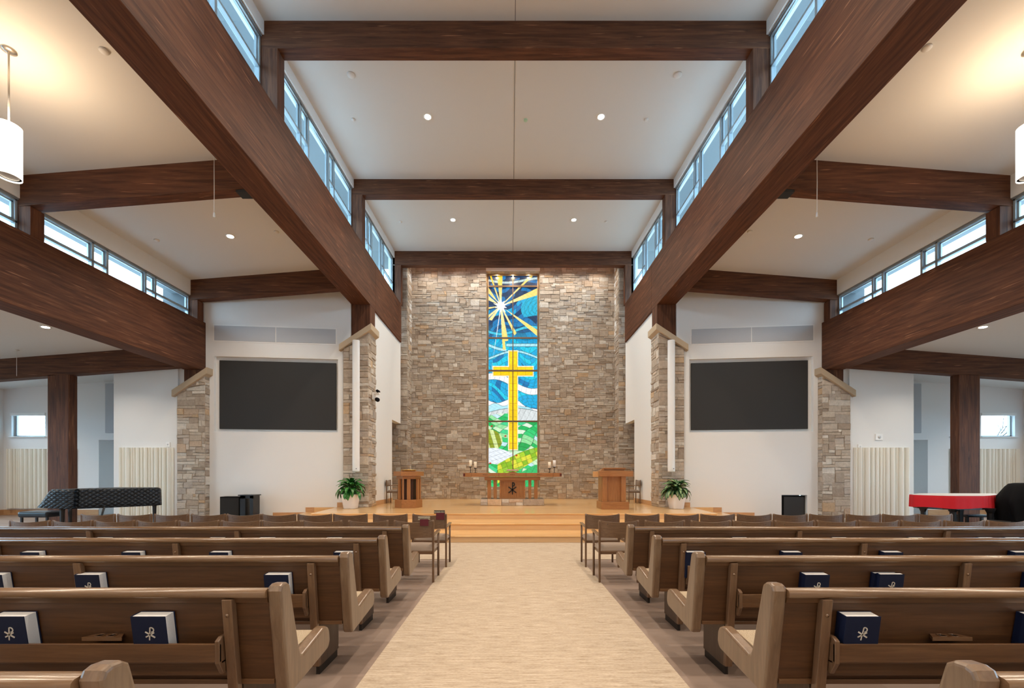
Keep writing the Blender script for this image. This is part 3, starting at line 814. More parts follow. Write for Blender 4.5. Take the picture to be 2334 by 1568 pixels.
    def poly(pts, c):
        m = np.zeros_like(x, bool)
        n = len(pts)
        for i in range(n):
            x1, y1 = pts[i]; x2, y2 = pts[(i + 1) % n]
            if y1 == y2: continue
            cnd = ((y1 <= y) & (y < y2)) | ((y2 <= y) & (y < y1))
            xi = x1 + (y - y1) * (x2 - x1) / (y2 - y1)
            m ^= cnd & (x < xi)
        # thin dark lead round the piece
        out[m] = c; lead[m] = False
        return m
    Y1, Y2, WH = C('#ffd21f'), C('#fff0b4'), C('#ffffff')
    rays = [((193, 135), (226, 135), Y1), ((148, 135), (159, 135), Y1), ((393, 135), (413, 135), Y2), ((441, 208), (441, 252), Y2), ((140, 205), (140, 240), Y1), ((140, 256), (140, 283), Y2),
            ((140, 326), (140, 337), Y1), ((140, 374), (140, 392), Y2), ((140, 402), (160, 408), Y2), ((441, 466), (441, 504), Y2), ((300, 500), (313, 486), Y2), ((228, 590), (246, 588), Y2), ((224, 540), (262, 532), Y2), ((141, 830), (160, 690), WH)]
    for p, q, c in rays:
        m = poly([(sx - 3, sy), p, q, (sx + 3, sy)], c)
        d = np.sqrt((x - sx) ** 2 + (y - sy) ** 2)
        if c is not WH:
            t = np.clip(d / 190, 0, 1)[..., None]
            col2 = np.array(c) * (1 - .0 * t) ; out[m] = (Y2 * (1 - t * .6) + Y1 * t * .6)[m] if c is Y2 else (Y2 * (1 - t) + Y1 * t)[m]
    pts = []
    for k in range(20):
        a = 2 * PI * k / 20 - PI / 2; r = (50 if k % 4 == 0 else 40) if k % 2 == 0 else 22
        pts.append((sx + r * math.cos(a), sy + r * math.sin(a)))
    poly(pts, WH)
    # cross
    def rect(x0, x1, y0, y1, c): 
        m = (x > x0) & (x < x1) & (y > y0) & (y < y1); out[m] = c; lead[m] = False; return m
    PE, YE, YF = C('#fff1c4'), C('#f2a900'), C('#ffd400')
    for e, c in ((0, PE), (6, YE), (9, YF)):
        rect(261 + e, 323 - e, 592 + e, 1211 - e, c)
        rect(164 + e, 419 - e, 689 + e, 754 - e, c)
    body = ((x > 270) & (x < 314) & (y > 600) & (y < 1203)) | ((x > 172) & (x < 410) & (y > 697) & (y < 746))
    shade = 0.86 + .25 * H(np.floor(x / 52), np.floor(y / 40), 9)
    out[body] *= shade[body][:, None]
    lead[body & ((((y - 592) / 41) % 1 < .035) & (x > 262) & (x < 322))] = True
    lead[body & (((x - 164) / 51) % 1 < .03) & (y > 690) & (y < 753)] = True
    # watery texture inside each piece
    tex = 1 + .10 * np.sin(x / 5 + 3 * np.sin(y / 9)) * np.sin(y / 7) 
    out *= tex[..., None]
    out[lead] *= 0.26
    return out
def build_glass():
    nx, nz = 200, 850
    cols_ = stained_colours(nx, nz)
    vs = np.zeros((nz, nx, 3), dtype=np.float32)
    vs[..., 0] = np.linspace(GX0, GX1, nx)[None, :]; vs[..., 2] = np.linspace(GZ1, GZ0, nz)[:, None] - GZ0
    idx = np.arange(nx * nz).reshape(nz, nx)
    faces = np.stack([idx[:-1, :-1], idx[1:, :-1], idx[1:, 1:], idx[:-1, 1:]], -1).reshape(-1, 4)
    me = bpy.data.meshes.new('stained_glass')
    me.vertices.add(nx * nz); me.vertices.foreach_set('co', vs.ravel())
    me.loops.add(faces.size); me.loops.foreach_set('vertex_index', faces.ravel().astype(np.int32))
    me.polygons.add(len(faces)); me.polygons.foreach_set('loop_start', np.arange(0, faces.size, 4, dtype=np.int32))
    me.polygons.foreach_set('loop_total', np.full(len(faces), 4, dtype=np.int32))
    me.update(); me.validate()
    a = me.color_attributes.new('glass', 'FLOAT_COLOR', 'POINT')
    arr = np.ones((nx * nz, 4), dtype=np.float32); arr[:, :3] = cols_.reshape(-1, 3); a.data.foreach_set('color', arr.ravel())
    m = bpy.data.materials.new('lit_stained_glass'); m.use_nodes = True
    nt = m.node_tree; b = nt.nodes['Principled BSDF']
    at = nt.nodes.new('ShaderNodeAttribute'); at.attribute_name = 'glass'
    nt.links.new(at.outputs['Color'], b.inputs['Emission Color']); b.inputs['Emission Strength'].default_value = 1.12
    b.inputs['Base Color'].default_value = (.02, .02, .02, 1); b.inputs['Roughness'].default_value = 0.3
    me.materials.append(m)
    o = bpy.data.objects.new('stained_glass', me); col.objects.link(o)
    return o
g = build_glass()
win = struct('window_1', 'tall stained glass window with yellow cross, star and green hills behind the altar', (0, GY, GZ0))
g.parent = win
f = MB()
f.box(-.02, .02, GY - .06, GY + .02, GZ0, GZ1)
for t in (0.050, 0.295, 0.450, 0.690): z = GZ1 - (GZ1 - GZ0) * t; f.box(GX0, GX1, GY - .07, GY - .01, z - .035, z + .035)
f.build('mullions', mat('bronze_mullion', (.20, .13, .085), .45, .4), win)
f = MB(); f.box(GX0 - .2, GX0, GY - .03, GY + .05, GZ0 - .05, GZ1 + .09); f.box(GX1, GX1 + .2, GY - .03, GY + .05, GZ0 - .05, GZ1 + .09); f.box(GX0, GX1, GY - .03, GY + .05, GZ0 - .08, GZ0)
f.box(GX0, GX1, GY - .08, GY + .05, GZ1, GZ1 + .09)
f.build('window_frame', mat('bronze_frame', (.45, .32, .2), .35, .6), win)

# ------------------------------------------------------------------ screens, wall panels, loudspeakers
for s, nm in SIDES:
    x0, x1 = 5.68, 9.17
    mb = MB(); mb.hexa([(s * a, b + .04 - .0, c) for a, b, c in slant_wall(x0, x1, 2.92, 5.06, .05)])
    tag(mb.build('screen', screen_m, bevel=.005), f'large dark grey blank panel set in the {nm} white wall', 'screen', 'blank screens on the side walls')
    r = thing('wall_grille', f'long pale grey two-part grille above the {nm} dark panel', 'grille', (s * 7.35, wall_y(7.35), 5.65), 'long grilles above the screens')
    for a, b in ((5.67, 7.46), (7.49, 9.28)):
        m2 = MB(); m2.hexa([(s * u, v - .02, w) for u, v, w in slant_wall(a, b, 5.66, 6.12, .03)]); m2.build('panel', grille_m, r)
    m2 = MB(); m2.hexa([(s * u, v - .01, w) for u, v, w in slant_wall(5.63, 9.32, 5.62, 6.16, .02)]); m2.build('surround', white_m, r)
    # slim column loudspeaker
    r = thing('column_speaker', f'slim white column loudspeaker mounted on the {nm} stone pier', 'loudspeaker', (s * 4.94, 13.2, 1.58), 'column loudspeakers')
    MB().lathe([(.0, 1.58), (.108, 1.58), (.112, 1.62), (.112, 5.66), (.108, 5.70), (0, 5.70)], (s * 4.94, 13.2, 0), 24, 0.8).build('housing', white_m, r)
    for zz in (2.2, 5.0): MB().box(s * 4.94 - .03, s * 4.94 + .03, 13.28, 13.35, zz, zz + .1).build('bracket', white_m, r)
    MB().lathe([(.014, 0), (.014, .004)], (s * 4.94 + .04, 13.102, 1.68), 12, 1, 1).build('badge', mat('blue_badge', (.02, .03, .12), .4), r)
    # grey panel on the far wall
    tag(MB().box(*sorted((s * 15.15, s * 14.2)), 15.63, 15.695, 3.05, 4.88).build('acoustic_panel', grille_m, bevel=.01), f'flat grey acoustic panel high on the far {nm} wall', 'panel', 'grey panels on the far walls')
    # corrugated cream diffusers
    def diffuser(name, X0, X1, y, z0, z1, label, seed):
        rnd = random.Random(seed); prof = [(X0, y), (X0, y - .03)]; x = X0 + .02
        while x < X1 - .12:
            w = rnd.choice([.05, .07, .10, .13])
            for k in range(7):
                a = PI * k / 6; prof.append((x + w / 2 - w / 2 * math.cos(a), y - .03 - w * .75 * math.sin(a)))
            x += w + rnd.choice([.025, .045])
        prof += [(X1, y - .03), (X1, y)]
        mb = MB(); mb.prism(prof, 2, z0, z1)
        tag(mb.build(name, diff_m), label, 'panel', 'fluted cream acoustic panels')
    a, b = sorted((s * 12.08, s * 10.42))
    diffuser('fluted_panel', a, b, 12.915, .25, 2.32, f'fluted cream acoustic panel on the white wall next to the shorter {nm} stone pier', 5 + s)
    a, b = sorted((s * 18.85, s * 16.25))
    diffuser('fluted_panel', a, b, 15.695, .25, 2.46, f'wide fluted cream acoustic panel below the small window at the far {nm}', 9 + s)
MBx = MB()
# small wall fittings
def plate(x, z, w, h, y, label, name='wall_plate', d=.03, hole=False):
    r = thing(name, label, 'wall fitting', (x, y, z - h / 2), 'small fittings on the white walls')
    MB().box(x - w / 2, x + w / 2, y - d, y, z - h / 2, z + h / 2).build('plate', white_m, r, bevel=.004)
    MB().lathe([(.0, 0), (w * .22, 0), (w * .22, .006), (0, .006)], (x, y - d - .006, z), 16, 1, 1).build('knob', mat('pale_grey_plastic', (.6, .6, .6), .5), r)
plate(px_x(383, 12.9), px_z(1013, 12.9), .11, .14, 12.92, 'small white wall unit above the fluted panel left of the shorter left pier')
plate(px_x(1960, 12.9), px_z(1018, 12.9), .11, .14, 12.92, 'small white wall unit just above the fluted panel beside the right pier')
plate(px_x(2004, 12.9), px_z(996, 12.9), .22, .19, 12.92, 'larger white box on the wall above the right fluted panel')
r = thing('wall_camera', 'white bracket camera with a black lens on the left chancel wall', 'camera', (-4.55, 13.7, 3.85))
MB().box(-4.58, -4.53, 13.62, 13.82, 3.93, 4.16).build('mount', white_m, r, bevel=.004)
MB().box(-4.55, -4.36, 13.64, 13.76, 4.10, 4.17).build('arm', white_m, r, bevel=.004)
MB().lathe([(0, -.07), (.06, -.07), (.068, -.02), (.068, .05), (0, .05)], (-4.42, 13.66, 3.93), 20, 1, 1).build('lens', blackmat_m, r)
MB().lathe([(0, -.12), (.045, -.12), (.045, .06), (0, .06)], (-4.40, 13.70, 4.20), 16, 1, 1).build('head', blackmat_m, r)

# black equipment at the foot of the screen walls
r = thing('black_cabinet', 'black loudspeaker cabinet standing against the left white wall', 'cabinet', (px_x(524, 12.9), 12.85, 0))
x0, x1 = px_x(501, 12.7), px_x(547, 12.7)
MB().box(x0, x1, 12.70, 13.0, 0, px_z(1132, 12.7)).build('case', blackmat_m, r, bevel=.01)
MB().box(x0 + .03, x1 - .03, 12.685, 12.70, .04, px_z(1132, 12.7) - .04).build('grille', mat('black_grille_cloth', (.02, .02, .02), .95), r)
r = thing('black_stand', 'small black open-sided stand beside the black cabinet by the left wall', 'stand', (px_x(563, 12.9), 12.8, 0))
x0, x1 = px_x(546, 12.6), px_x(576, 12.6)
MB().box(x0 - .04, x1 + .03, 12.58, 12.98, .86, .89).build('top', black_m, r, bevel=.004)
MB().box(x0, x0 + .16, 12.62, 12.95, 0, .86).build('side_panel', black_m, r)
MB().box(x1 - .10, x1, 12.62, 12.95, 0, .86).build('side_panel', black_m, r)
MB().box(x0, x1, 12.62, 12.64, .78, .86).build('rail', black_m, r)
r = thing('black_cabinet', 'black square loudspeaker recessed low in the right white wall', 'cabinet', (8.75, 13.2, 0))
MB().box(8.40, 9.09, 13.15, 13.55, 0.0, .83).build('case', blackmat_m, r, bevel=.01)
MB().box(8.43, 9.06, 13.135, 13.15, .04, .80).build('grille', mat('black_mesh', (.03, .03, .032), .8), r)

# ------------------------------------------------------------------ ceiling fixtures
emit_m = mat('lamp_lens', (1, 1, 1), .5, emit=(1, .93, .82), emit_s=14)
def downlight(x, y, z, label, slope=0, w=DOWNLIGHT_W, seen=True):
    if seen:
        r = thing('recessed_downlight', label, 'ceiling light', (x, y, z), 'recessed ceiling downlights')
        MB().lathe([(.075, 0), (.108, 0), (.112, -.008), (.108, -.012), (.075, -.006)], (x, y, z), 28).build('trim_ring', white_m, r)
        MB().lathe([(0, -.003), (.078, -.003), (.078, -.009), (0, -.009)], (x, y, z), 28).build('lens', emit_m, r)
        r.rotation_euler = (0, slope, 0)
    area_light('downlight_lamp', (x, y, z - .03), .18, w, (1, .84, .66), spread=2.2)
nz = lambda y: 10.26 + (y - 8.15) * .046
for yy, lab in ((10.45, 'second bay'), (15.0, 'farthest bay')):
    for s, nm in SIDES: downlight(s * 2.15, yy, nz(yy), f'round recessed nave ceiling light, {nm} one, just before the {"middle" if yy < 12 else "farthest"} cross beam', w=DOWNLIGHT_W * 1.6)
for yy in (-6, -2, 2, 6):
    for s in (-1, 1): downlight(s * 2.15, yy, nz(yy), '', seen=False, w=DOWNLIGHT_W * 1.6)
for s, nm in SIDES:
    for yy in (10.75, -6, -3.5, 1.5):
        x = s * 7.25; z = aisle_z(x)
        downlight(x, yy, z, f'round recessed light in the sloping ceiling of the {nm} aisle', slope=s * .078, seen=yy > 10)
    for yy in (10.65, 5, 0, -5):
        x = s * 11.85; z = outer_z(x)
        downlight(x, yy, z, f'recessed light in the low ceiling at the far {nm}, half hidden by the aisle beam', slope=s * .075, seen=yy > 10, w=DOWNLIGHT_W * .8)
    
    for xx, yy in ((15.5, 10.4), (15.5, 5), (15.5, 0), (17.5, 13.0)): downlight(s * xx, yy, outer_z(xx), '', seen=False, w=DOWNLIGHT_W * .7)  # extra unseen lamps, added to brighten the dark outer bays
# lights that wash the altar wall and chancel (behind the last cross beam)
for x in (-3.6, -2.4, -1.3, 0, 1.3, 2.4, 3.6):
    area_light('altar_wall_lamp', (x, 17.62, 10.6), .12, 24, (1, .86, .70), (math.radians(0), 0, 0), spread=2.2)
for x in (-.7, 0, .7): area_light('window_reveal_lamp', (x, 18.42, 10.33), .05, 10, (1, .78, .45), spread=3)

# discs: sprinklers and detectors
def disc(x, y, z, rr, label, slope=0, m=white_m):
    r = thing('ceiling_disc', label, 'detector', (x, y, z), 'small round fittings on the ceilings')
    MB().lathe([(0, 0), (rr, 0), (rr, -.015), (rr * .8, -.03), (0, -.03)], (x, y, z), 20).build('cover', m, r)
    r.rotation_euler = (0, slope, 0)
off_white = mat('off_white_plastic', (.74, .72, .69), .6)
def at_nave(px, py):
    d = 9.0
    for _ in range(8): d = (nz(d) - CH) * F / (1085 - py)
    return px_x(px, d), d, nz(d)
for px, py, rr, lab in ((800, 170, .085, 'round ceiling plate in the nave just past the nearest cross beam, on the left'), (1545, 170, .085, 'round ceiling plate in the nave just past the nearest cross beam, on the right'),
                        (805, 272, .05, 'small round sprinkler cover left of the nearer left nave light'), (1473, 272, .05, 'small round sprinkler cover right of the nearer right nave light'), (1198, 273, .05, 'small pale green indicator disc near the middle joint of the nave ceiling'),
                        (913, 505, .055, 'small round cover left of the farther left nave light'), (1381, 505, .055, 'small round cover right of the farther right nave light'), (1187, 503, .04, 'tiny round cover between the farther nave lights')):
    x, y, z = at_nave(px, py); disc(x, y, z, rr, lab, m=off_white if 'green' not in lab else mat('pale_green_plastic', (.45, .65, .45), .5))
def at_aisle(px, py):
    d = 9.0
    for _ in range(30):
        x = px_x(px, d); d = .5 * d + .5 * (aisle_z(x) - CH) * F / (1085 - py)
    return px_x(px, d), d, aisle_z(px_x(px, d))
for px, py, lab in ((237, 115, 'round cover on the left aisle ceiling beside the main beam'), (2113, 108, 'round cover on the right aisle ceiling beside the main beam'), (630, 528, 'small round cover on the left aisle ceiling right of its recessed light'),
                    (357, 547, 'small round sprinkler on the left aisle ceiling near the windows'), (1709, 527, 'small round cover on the right aisle ceiling left of its recessed light'), (1985, 545, 'small round sprinkler on the right aisle ceiling near the windows')):
    x, y, z = at_aisle(px, py); disc(x, y, z, .06, lab, slope=.078 * (1 if x > 0 else -1), m=off_white)
# pull cords
for s, nm, px in ((-1, 'left', 488), (1, 'right', 1862)):
    d = 8.1; x = px_x(px, d); z = aisle_z(x); zb = px_z(495, d)
    r = thing('pull_cord', f'thin white cord hanging from the {nm} aisle ceiling in front of the cross beam', 'cord', (x, d, zb), 'hanging pull cords')
    MB().tube([(x, d, z), (x + .003, d, (z + zb) / 2), (x, d, zb + .08)], .006, 6).build('cord', white_m, r)
    MB().lathe([(0, zb), (.02, zb + .01), (.012, zb + .09), (0, zb + .1)], (x, d, 0), 12).build('toggle', white_m, r)
d = 12.0; x = px_x(38, d)
r = thing('pull_cord', 'thin cord hanging from the low outer ceiling at the far left', 'cord', (x, d, px_z(857, d)), 'hanging pull cords')
MB().tube([(x, d, outer_z(x)), (x, d, px_z(857, d))], .005, 6).build('cord', off_white, r)
MB().lathe([(0, 0), (.05, 0), (.05, -.02), (0, -.02)], (x, d, outer_z(x)), 16).build('ceiling_plate', off_white, r)

# pendant lamps
shade_m = mat('glowing_fabric_shade', (.9, .88, .82), .8, emit=(1, .90, .76), emit_s=3.2)
def pendant(x, y, label, seen=True, toggle=0):
    zc = aisle_z(x); z1, z0 = 6.48, 5.74; R = .135
    if seen:
        r = thing('pendant_lamp', label, 'pendant lamp', (x, y, z0), 'cylindrical pendant lamps')
        MB().lathe([(0, zc + .02), (.085, zc + .01), (.085, zc - .012), (.03, zc - .025), (0, zc - .025)], (x, y, 0), 28).build('canopy', nickel_m, r)
        MB().tube([(x, y, zc), (x, y, z1 + .02)], .011, 10).build('rod', nickel_m, r)
        MB().lathe([(R - .005, z1), (R, z1), (R, z0), (R - .005, z0), (R - .005, z1)], (x, y, 0), 40).build('lamp_shade', shade_m, r)
        MB().lathe([(R - .006, z0 + .02), (R - .03, z0 + .02), (R - .03, z0 + .025), (R - .006, z0 + .025)], (x, y, 0), 36).build('diffuser_ring', nickel_m, r)
        MB().lathe([(0, z0 + .05), (.06, z0 + .05), (.075, z0 + .03), (.075, z0 + .06), (0, z0 + .08)], (x, y, 0), 30).build('diffuser', emit_m, r)
        t = MB()
        for k in range(3): t.tube([(x, y, z1 - .01), (x + R * math.cos(k * 2.094), y + R * math.sin(k * 2.094), z1 - .01)], .004, 5)
        t.build('spider', nickel_m, r)
    area_light('pendant_uplight', (x, y, z1 + .03), .12, 32, (1, .71, .44), (PI, 0, 0))
    area_light('pendant_downlight', (x, y, z0 - .01), .12, 60, (1, .82, .62))
pendant(px_x(20, 6.05), 6.05, 'glowing white cylinder pendant lamp hanging at the left edge of the view')
pendant(px_x(2348, 6.05), 6.05, 'glowing white cylinder pendant lamp cut off by the right edge of the view')
for s in (-1, 1):
    for yy in (-1.2, -6.4): pendant(s * 7.3, yy, '', seen=False)
# ------------------------------------------------------------------ pews
ROWD = [1.185, 2.11, 2.985, 3.854, 4.715]
PX = 1.235
ROWN = ['pew at the very front of the view, only its end corner showing', 'nearest', 'second', 'third', 'fourth']
def by(z): return (0.88 - z) * .136
def make_pew(s):
    r = thing('church_pew', 'x', 'pew', (s * PX, 0, 0), 'oak pews of the ' + WHERE[s] + ' block')
    L = 5.50
    S = lambda a, b: sorted((s * (PX + a), s * (PX + b)))
    prof = [(0, .872), (.012, .897), (.035, .905), (.07, .902), (.094, .885), (.10, .868), (.195, .505), (.212, .470), (.235, .462), (.265, .468), (.49, .513), (.525, .512), (.557, .495), (.575, .465), (.582, .405), (.565, .372), (.545, .36), (.15, .312), (.115, .305), (.088, .312), (.076, .335)]
    for a in (0, L - .07):
        x0, x1 = S(a, a + .07)
        MB().prism(prof, 0, x0, x1).build('end_panel', pew_end, r, bevel=.014, segs=3, angle=.9)
    # rounded top rail
    x0, x1 = S(.07, L - .07)
    rail = [(-.012, .842), (-.016, .855), (-.014, .872), (-.004, .880), (.02, .883), (.045, .880), (.056, .868), (.058, .842)]
    MB().prism(rail, 0, x0, x1, smooth=True).build('top_rail', pew_rail, r)
    pan = [(by(.842) + .012, .842), (by(.40) + .012, .40), (by(.40) + .032, .40), (by(.842) + .032, .842)]
    MB().prism(pan, 0, x0, x1).build('back_panel', pew_panel, r)
    MB().prism([(by(.40) + .0, .375), (by(.40) + .0, .40), (by(.40) + .045, .40), (by(.40) + .045, .375)], 0, x0, x1).build('bottom_rail', pew_x, r, bevel=.003)
    MB().prism([(by(.842) - .004, .842), (by(.80) - .000, .812), (by(.80) + .03, .812), (by(.842) + .03, .842)], 0, x0, x1).build('top_moulding', pew_x, r)
    # seat board and cushion
    MB().prism([(.10, .37), (.535, .425), (.535, .452), (.10, .395)], 0, x0, x1).build('seat', pew_x, r, bevel=.004)
    cu = [(.10, .398), (.515, .452), (.535, .468), (.528, .486), (.50, .497), (.14, .456), (.10, .45)]
    MB().prism(cu, 0, x0 + .004, x1 - .004, smooth=True).build('seat_cushion', seat_m, r)
    fb = [(.09, .50), (.015 + .03, .83), (.045 + .03, .83), (.14, .50)]
    MB().prism(fb, 0, x0 + .004, x1 - .004).build('back_cushion', seat_m, r)
    posts = [.235, 1.885, 3.54, 5.19]
    for p in posts:
        x0, x1 = S(p, p + .05)
        po = MB().prism([(by(.835) - .026, .835), (by(.1) - .045, .07), (by(.1) - .005, .07), (by(.835) + .012, .835)], 0, x0, x1).build('back_post', pew_x if False else chair_post, r, bevel=.004)
        for z in (.755, .50):
            MB().lathe([(.0085, 0), (.0085, -.004), (0, -.006)], (s * (PX + p + .025), by(z) - .0275, z), 12, 1, 1).build('screw_cap', pew_rail, po)
        x0, x1 = S(p + .004, p + .042)
        MB().prism([(by(.1) - .02, .06), (.42, .06), (.42, .36), (by(.38) + .02, .40)], 0, x0, x1).build('pedestal', pedestal_oak, r, bevel=.003)
        x0, x1 = S(p + .010, p + .036)
        MB().box(x0, x1, by(.1) - .01, .41, 0, .06).build('toe_kick', iron_m, r)
    # book racks between the posts
    for k in range(3):
        a, b = posts[k] + .055, posts[k + 1] - .005
        x0, x1 = S(a, b)
        rk = MB(); yb_ = by(.53) + .012; yf = yb_ - .082
        rk.prism([(yf, .524), (yf, .617), (yf + .014, .617), (yf + .014, .524)], 0, x0, x1)
        rk.prism([(yf + .014, .513), (yf + .014, .526), (yb_, .526), (yb_, .513)], 0, x0, x1)
        rko = rk.build('book_rack', pew_x, r, bevel=.003)
        lr = MB(); lr.prism([(by(.48) - .012, .430), (by(.48) - .022, .508), (by(.48) + .012, .508), (by(.48) + .012, .430)], 0, x0, x1); lr.build('lower_rail', pew_x, r, bevel=.003)
        for q in (a, b - .022):
            u0, u1 = S(q, q + .022)
            br = MB(); br.prism([(yf - .004, .52), (yf - .006, .632), (yf + .02, .648), (yb_, .648), (yb_, .47), (yf + .03, .455)], 0, u0, u1)
            br.build('rack_bracket', chair_post, rko, bevel=.004)
        c = a + .60 if k == 0 else (a + b) / 2
        u0, u1 = S(c - .10, c + .10); xm = (u0 + u1) / 2
        h = MB(); zt = .645
        h.prism([(u0, yf + .016), (u1, yf + .016), (xm + .055, yb_ + .0), (xm - .055, yb_ + .0)], 2, zt - .018, zt)
        h.lathe([(.016, zt), (.016, zt + .003), (.022, zt + .003), (.022, zt)], (xm - .03, yf + .04, 0), 12); h.lathe([(.016, zt), (.016, zt + .003), (.022, zt + .003), (.022, zt)], (xm + .03, yf + .04, 0), 12)
        h.build('cup_holder', pew_x, rko)
    return r
PEWS = {}
for s, nm in SIDES:
    p0 = make_pew(s)
    for i, d in enumerate(ROWD):
        q = p0 if i == 0 else copy_tree(p0)
        q.location.y = d
        q['label'] = (f'brown oak pew at the bottom {nm} corner, only its end and rail showing' if i == 0 else
                      f'long oak pew with book racks, {ROWN[i]} whole one {nm} of the aisle')

# ------------------------------------------------------------------ hymnals
def chi_rho(mb, cx, y, cz, h, w, th, P=None):
    """P over X monogram lying in the plane y, strokes of width w"""
    def bar(a, b, wa, wb=None):
        wb = wb or wa
        ax, az = a; bx, bz = b; dx, dz = bx - ax, bz - az; l = math.hypot(dx, dz); nx, nz_ = -dz / l, dx / l
        pts = [(cx + ax + nx * wa / 2, cz + az + nz_ * wa / 2), (cx + bx + nx * wb / 2, cz + bz + nz_ * wb / 2), (cx + bx - nx * wb / 2, cz + bz - nz_ * wb / 2), (cx + ax - nx * wa / 2, cz + az - nz_ * wa / 2)]
        mb.prism(pts, 1, y, y + th)
    bar((0, -h * .5), (0, h * .5), w)
    bar((-h * .33, -h * .36), (h * .33, h * .14), w); bar((-h * .33, h * .14), (h * .33, -h * .36), w)
    n = 10; R = h * .15; c = (0, h * .5 - R)
    for k in range(n):
        a0, a1 = PI / 2 - PI * k / n, PI / 2 - PI * (k + 1) / n
        p = lambda a, r: (cx + c[0] + r * math.cos(a) * 1.15, cz + c[1] + r * math.sin(a))
        mb.prism([p(a0, R + w / 2), p(a1, R + w / 2), p(a1, R - w / 2), p(a0, R - w / 2)], 1, y, y + th)
def make_book():
    r = thing('hymnal', 'x', 'book', (0, 0, 0))
    w, h, t = .172, .242, .062
    c = MB(); g = .004
    c.prism([(-w / 2, -t), (w / 2, -t), (w / 2, -t + g), (-w / 2 + g, -t + g), (-w / 2 + g, -g), (w / 2, -g), (w / 2, 0), (-w / 2, 0), (-w / 2 - .003, -t / 2)], 2, 0, h)
    c.build('cover', navy_m, r, bevel=.001, segs=1)
    MB().box(-w / 2 + g, w / 2 - .005, -t + g, -g, .004, h - .003).build('pages', page_m, r)
    e = MB()
    def bar(a, b, wd):
        ax, az = a; bx, bz = b; l = math.hypot(bx - ax, bz - az); nx, nz_ = -(bz - az) / l * wd / 2, (bx - ax) / l * wd / 2
        e.prism([(ax + nx, az + nz_), (bx + nx, bz + nz_), (bx - nx, bz - nz_), (ax - nx, az - nz_)], 1, -t - .0012, -t)
    cx, cz = .004, h * .64
    bar((cx - .007, cz - .036), (cx + .002, cz + .030), .0055)
    bar((cx - .024, cz + .008), (cx + .022, cz - .022), .0075); bar((cx - .024, cz - .020), (cx + .020, cz + .004), .0065)
    n = 8
    for k in range(n):
        a0, a1 = PI * .62 - PI * 1.15 * k / n, PI * .62 - PI * 1.15 * (k + 1) / n
        bar((cx + .007 + .012 * math.cos(a0), cz + .018 + .012 * math.sin(a0)), (cx + .007 + .012 * math.cos(a1), cz + .018 + .012 * math.sin(a1)), .006)
    e.build('emblem', silver_m, r)
    r.rotation_euler = (0.135, 0, 0)
    return r
book0 = make_book(); used = False
BOOKS = {(-1, 1): [355, 40], (1, 1): [1951, 2362], (-1, 2): [637, 212, -6], (1, 2): [1853, 2020, 2362], (-1, 3): [786, 506, 308, 80], (1, 3): [1582, 1800, 2027, 2322],
         (-1, 4): [763, 610, 496, 239, 184], (1, 4): [1685, 1912, 2086, 2245, 2306]}
ORDN = ['first', 'second', 'third', 'fourth', 'fifth', 'sixth', 'seventh', 'eighth', 'ninth', 'tenth', 'eleventh']
for (s, row), lst in BOOKS.items():
    for k, px in enumerate(lst):
        d = ROWD[row]
        x = px_x(px, d + .01)
        for j in range(2 if (s, row, k) == (1, 2, 1) else 1):
            b = book0 if not used else copy_tree(book0); used = True
            b.location = (x - .012 * j, d + by(.53) + .008, .527) if j == 0 else (x - .014, d + by(.53) + .008, .527)
            if (s, row, k) == (1, 2, 1):
                b.scale = (1, .5, 1); b.location.y = d + by(.53) + .008 - (.032 if j == 0 else 0)
            b['label'] = f'navy hymnal with silver emblem, {ROWN[row]} whole {WHERE[s]} pew, {ORDN[k]} from the aisle' + ((' (front of pair)' if j == 0 else ' (rear of pair)') if (s, row, k) == (1, 2, 1) else '')
            b['group'] = 'navy hymnals in the pew racks'

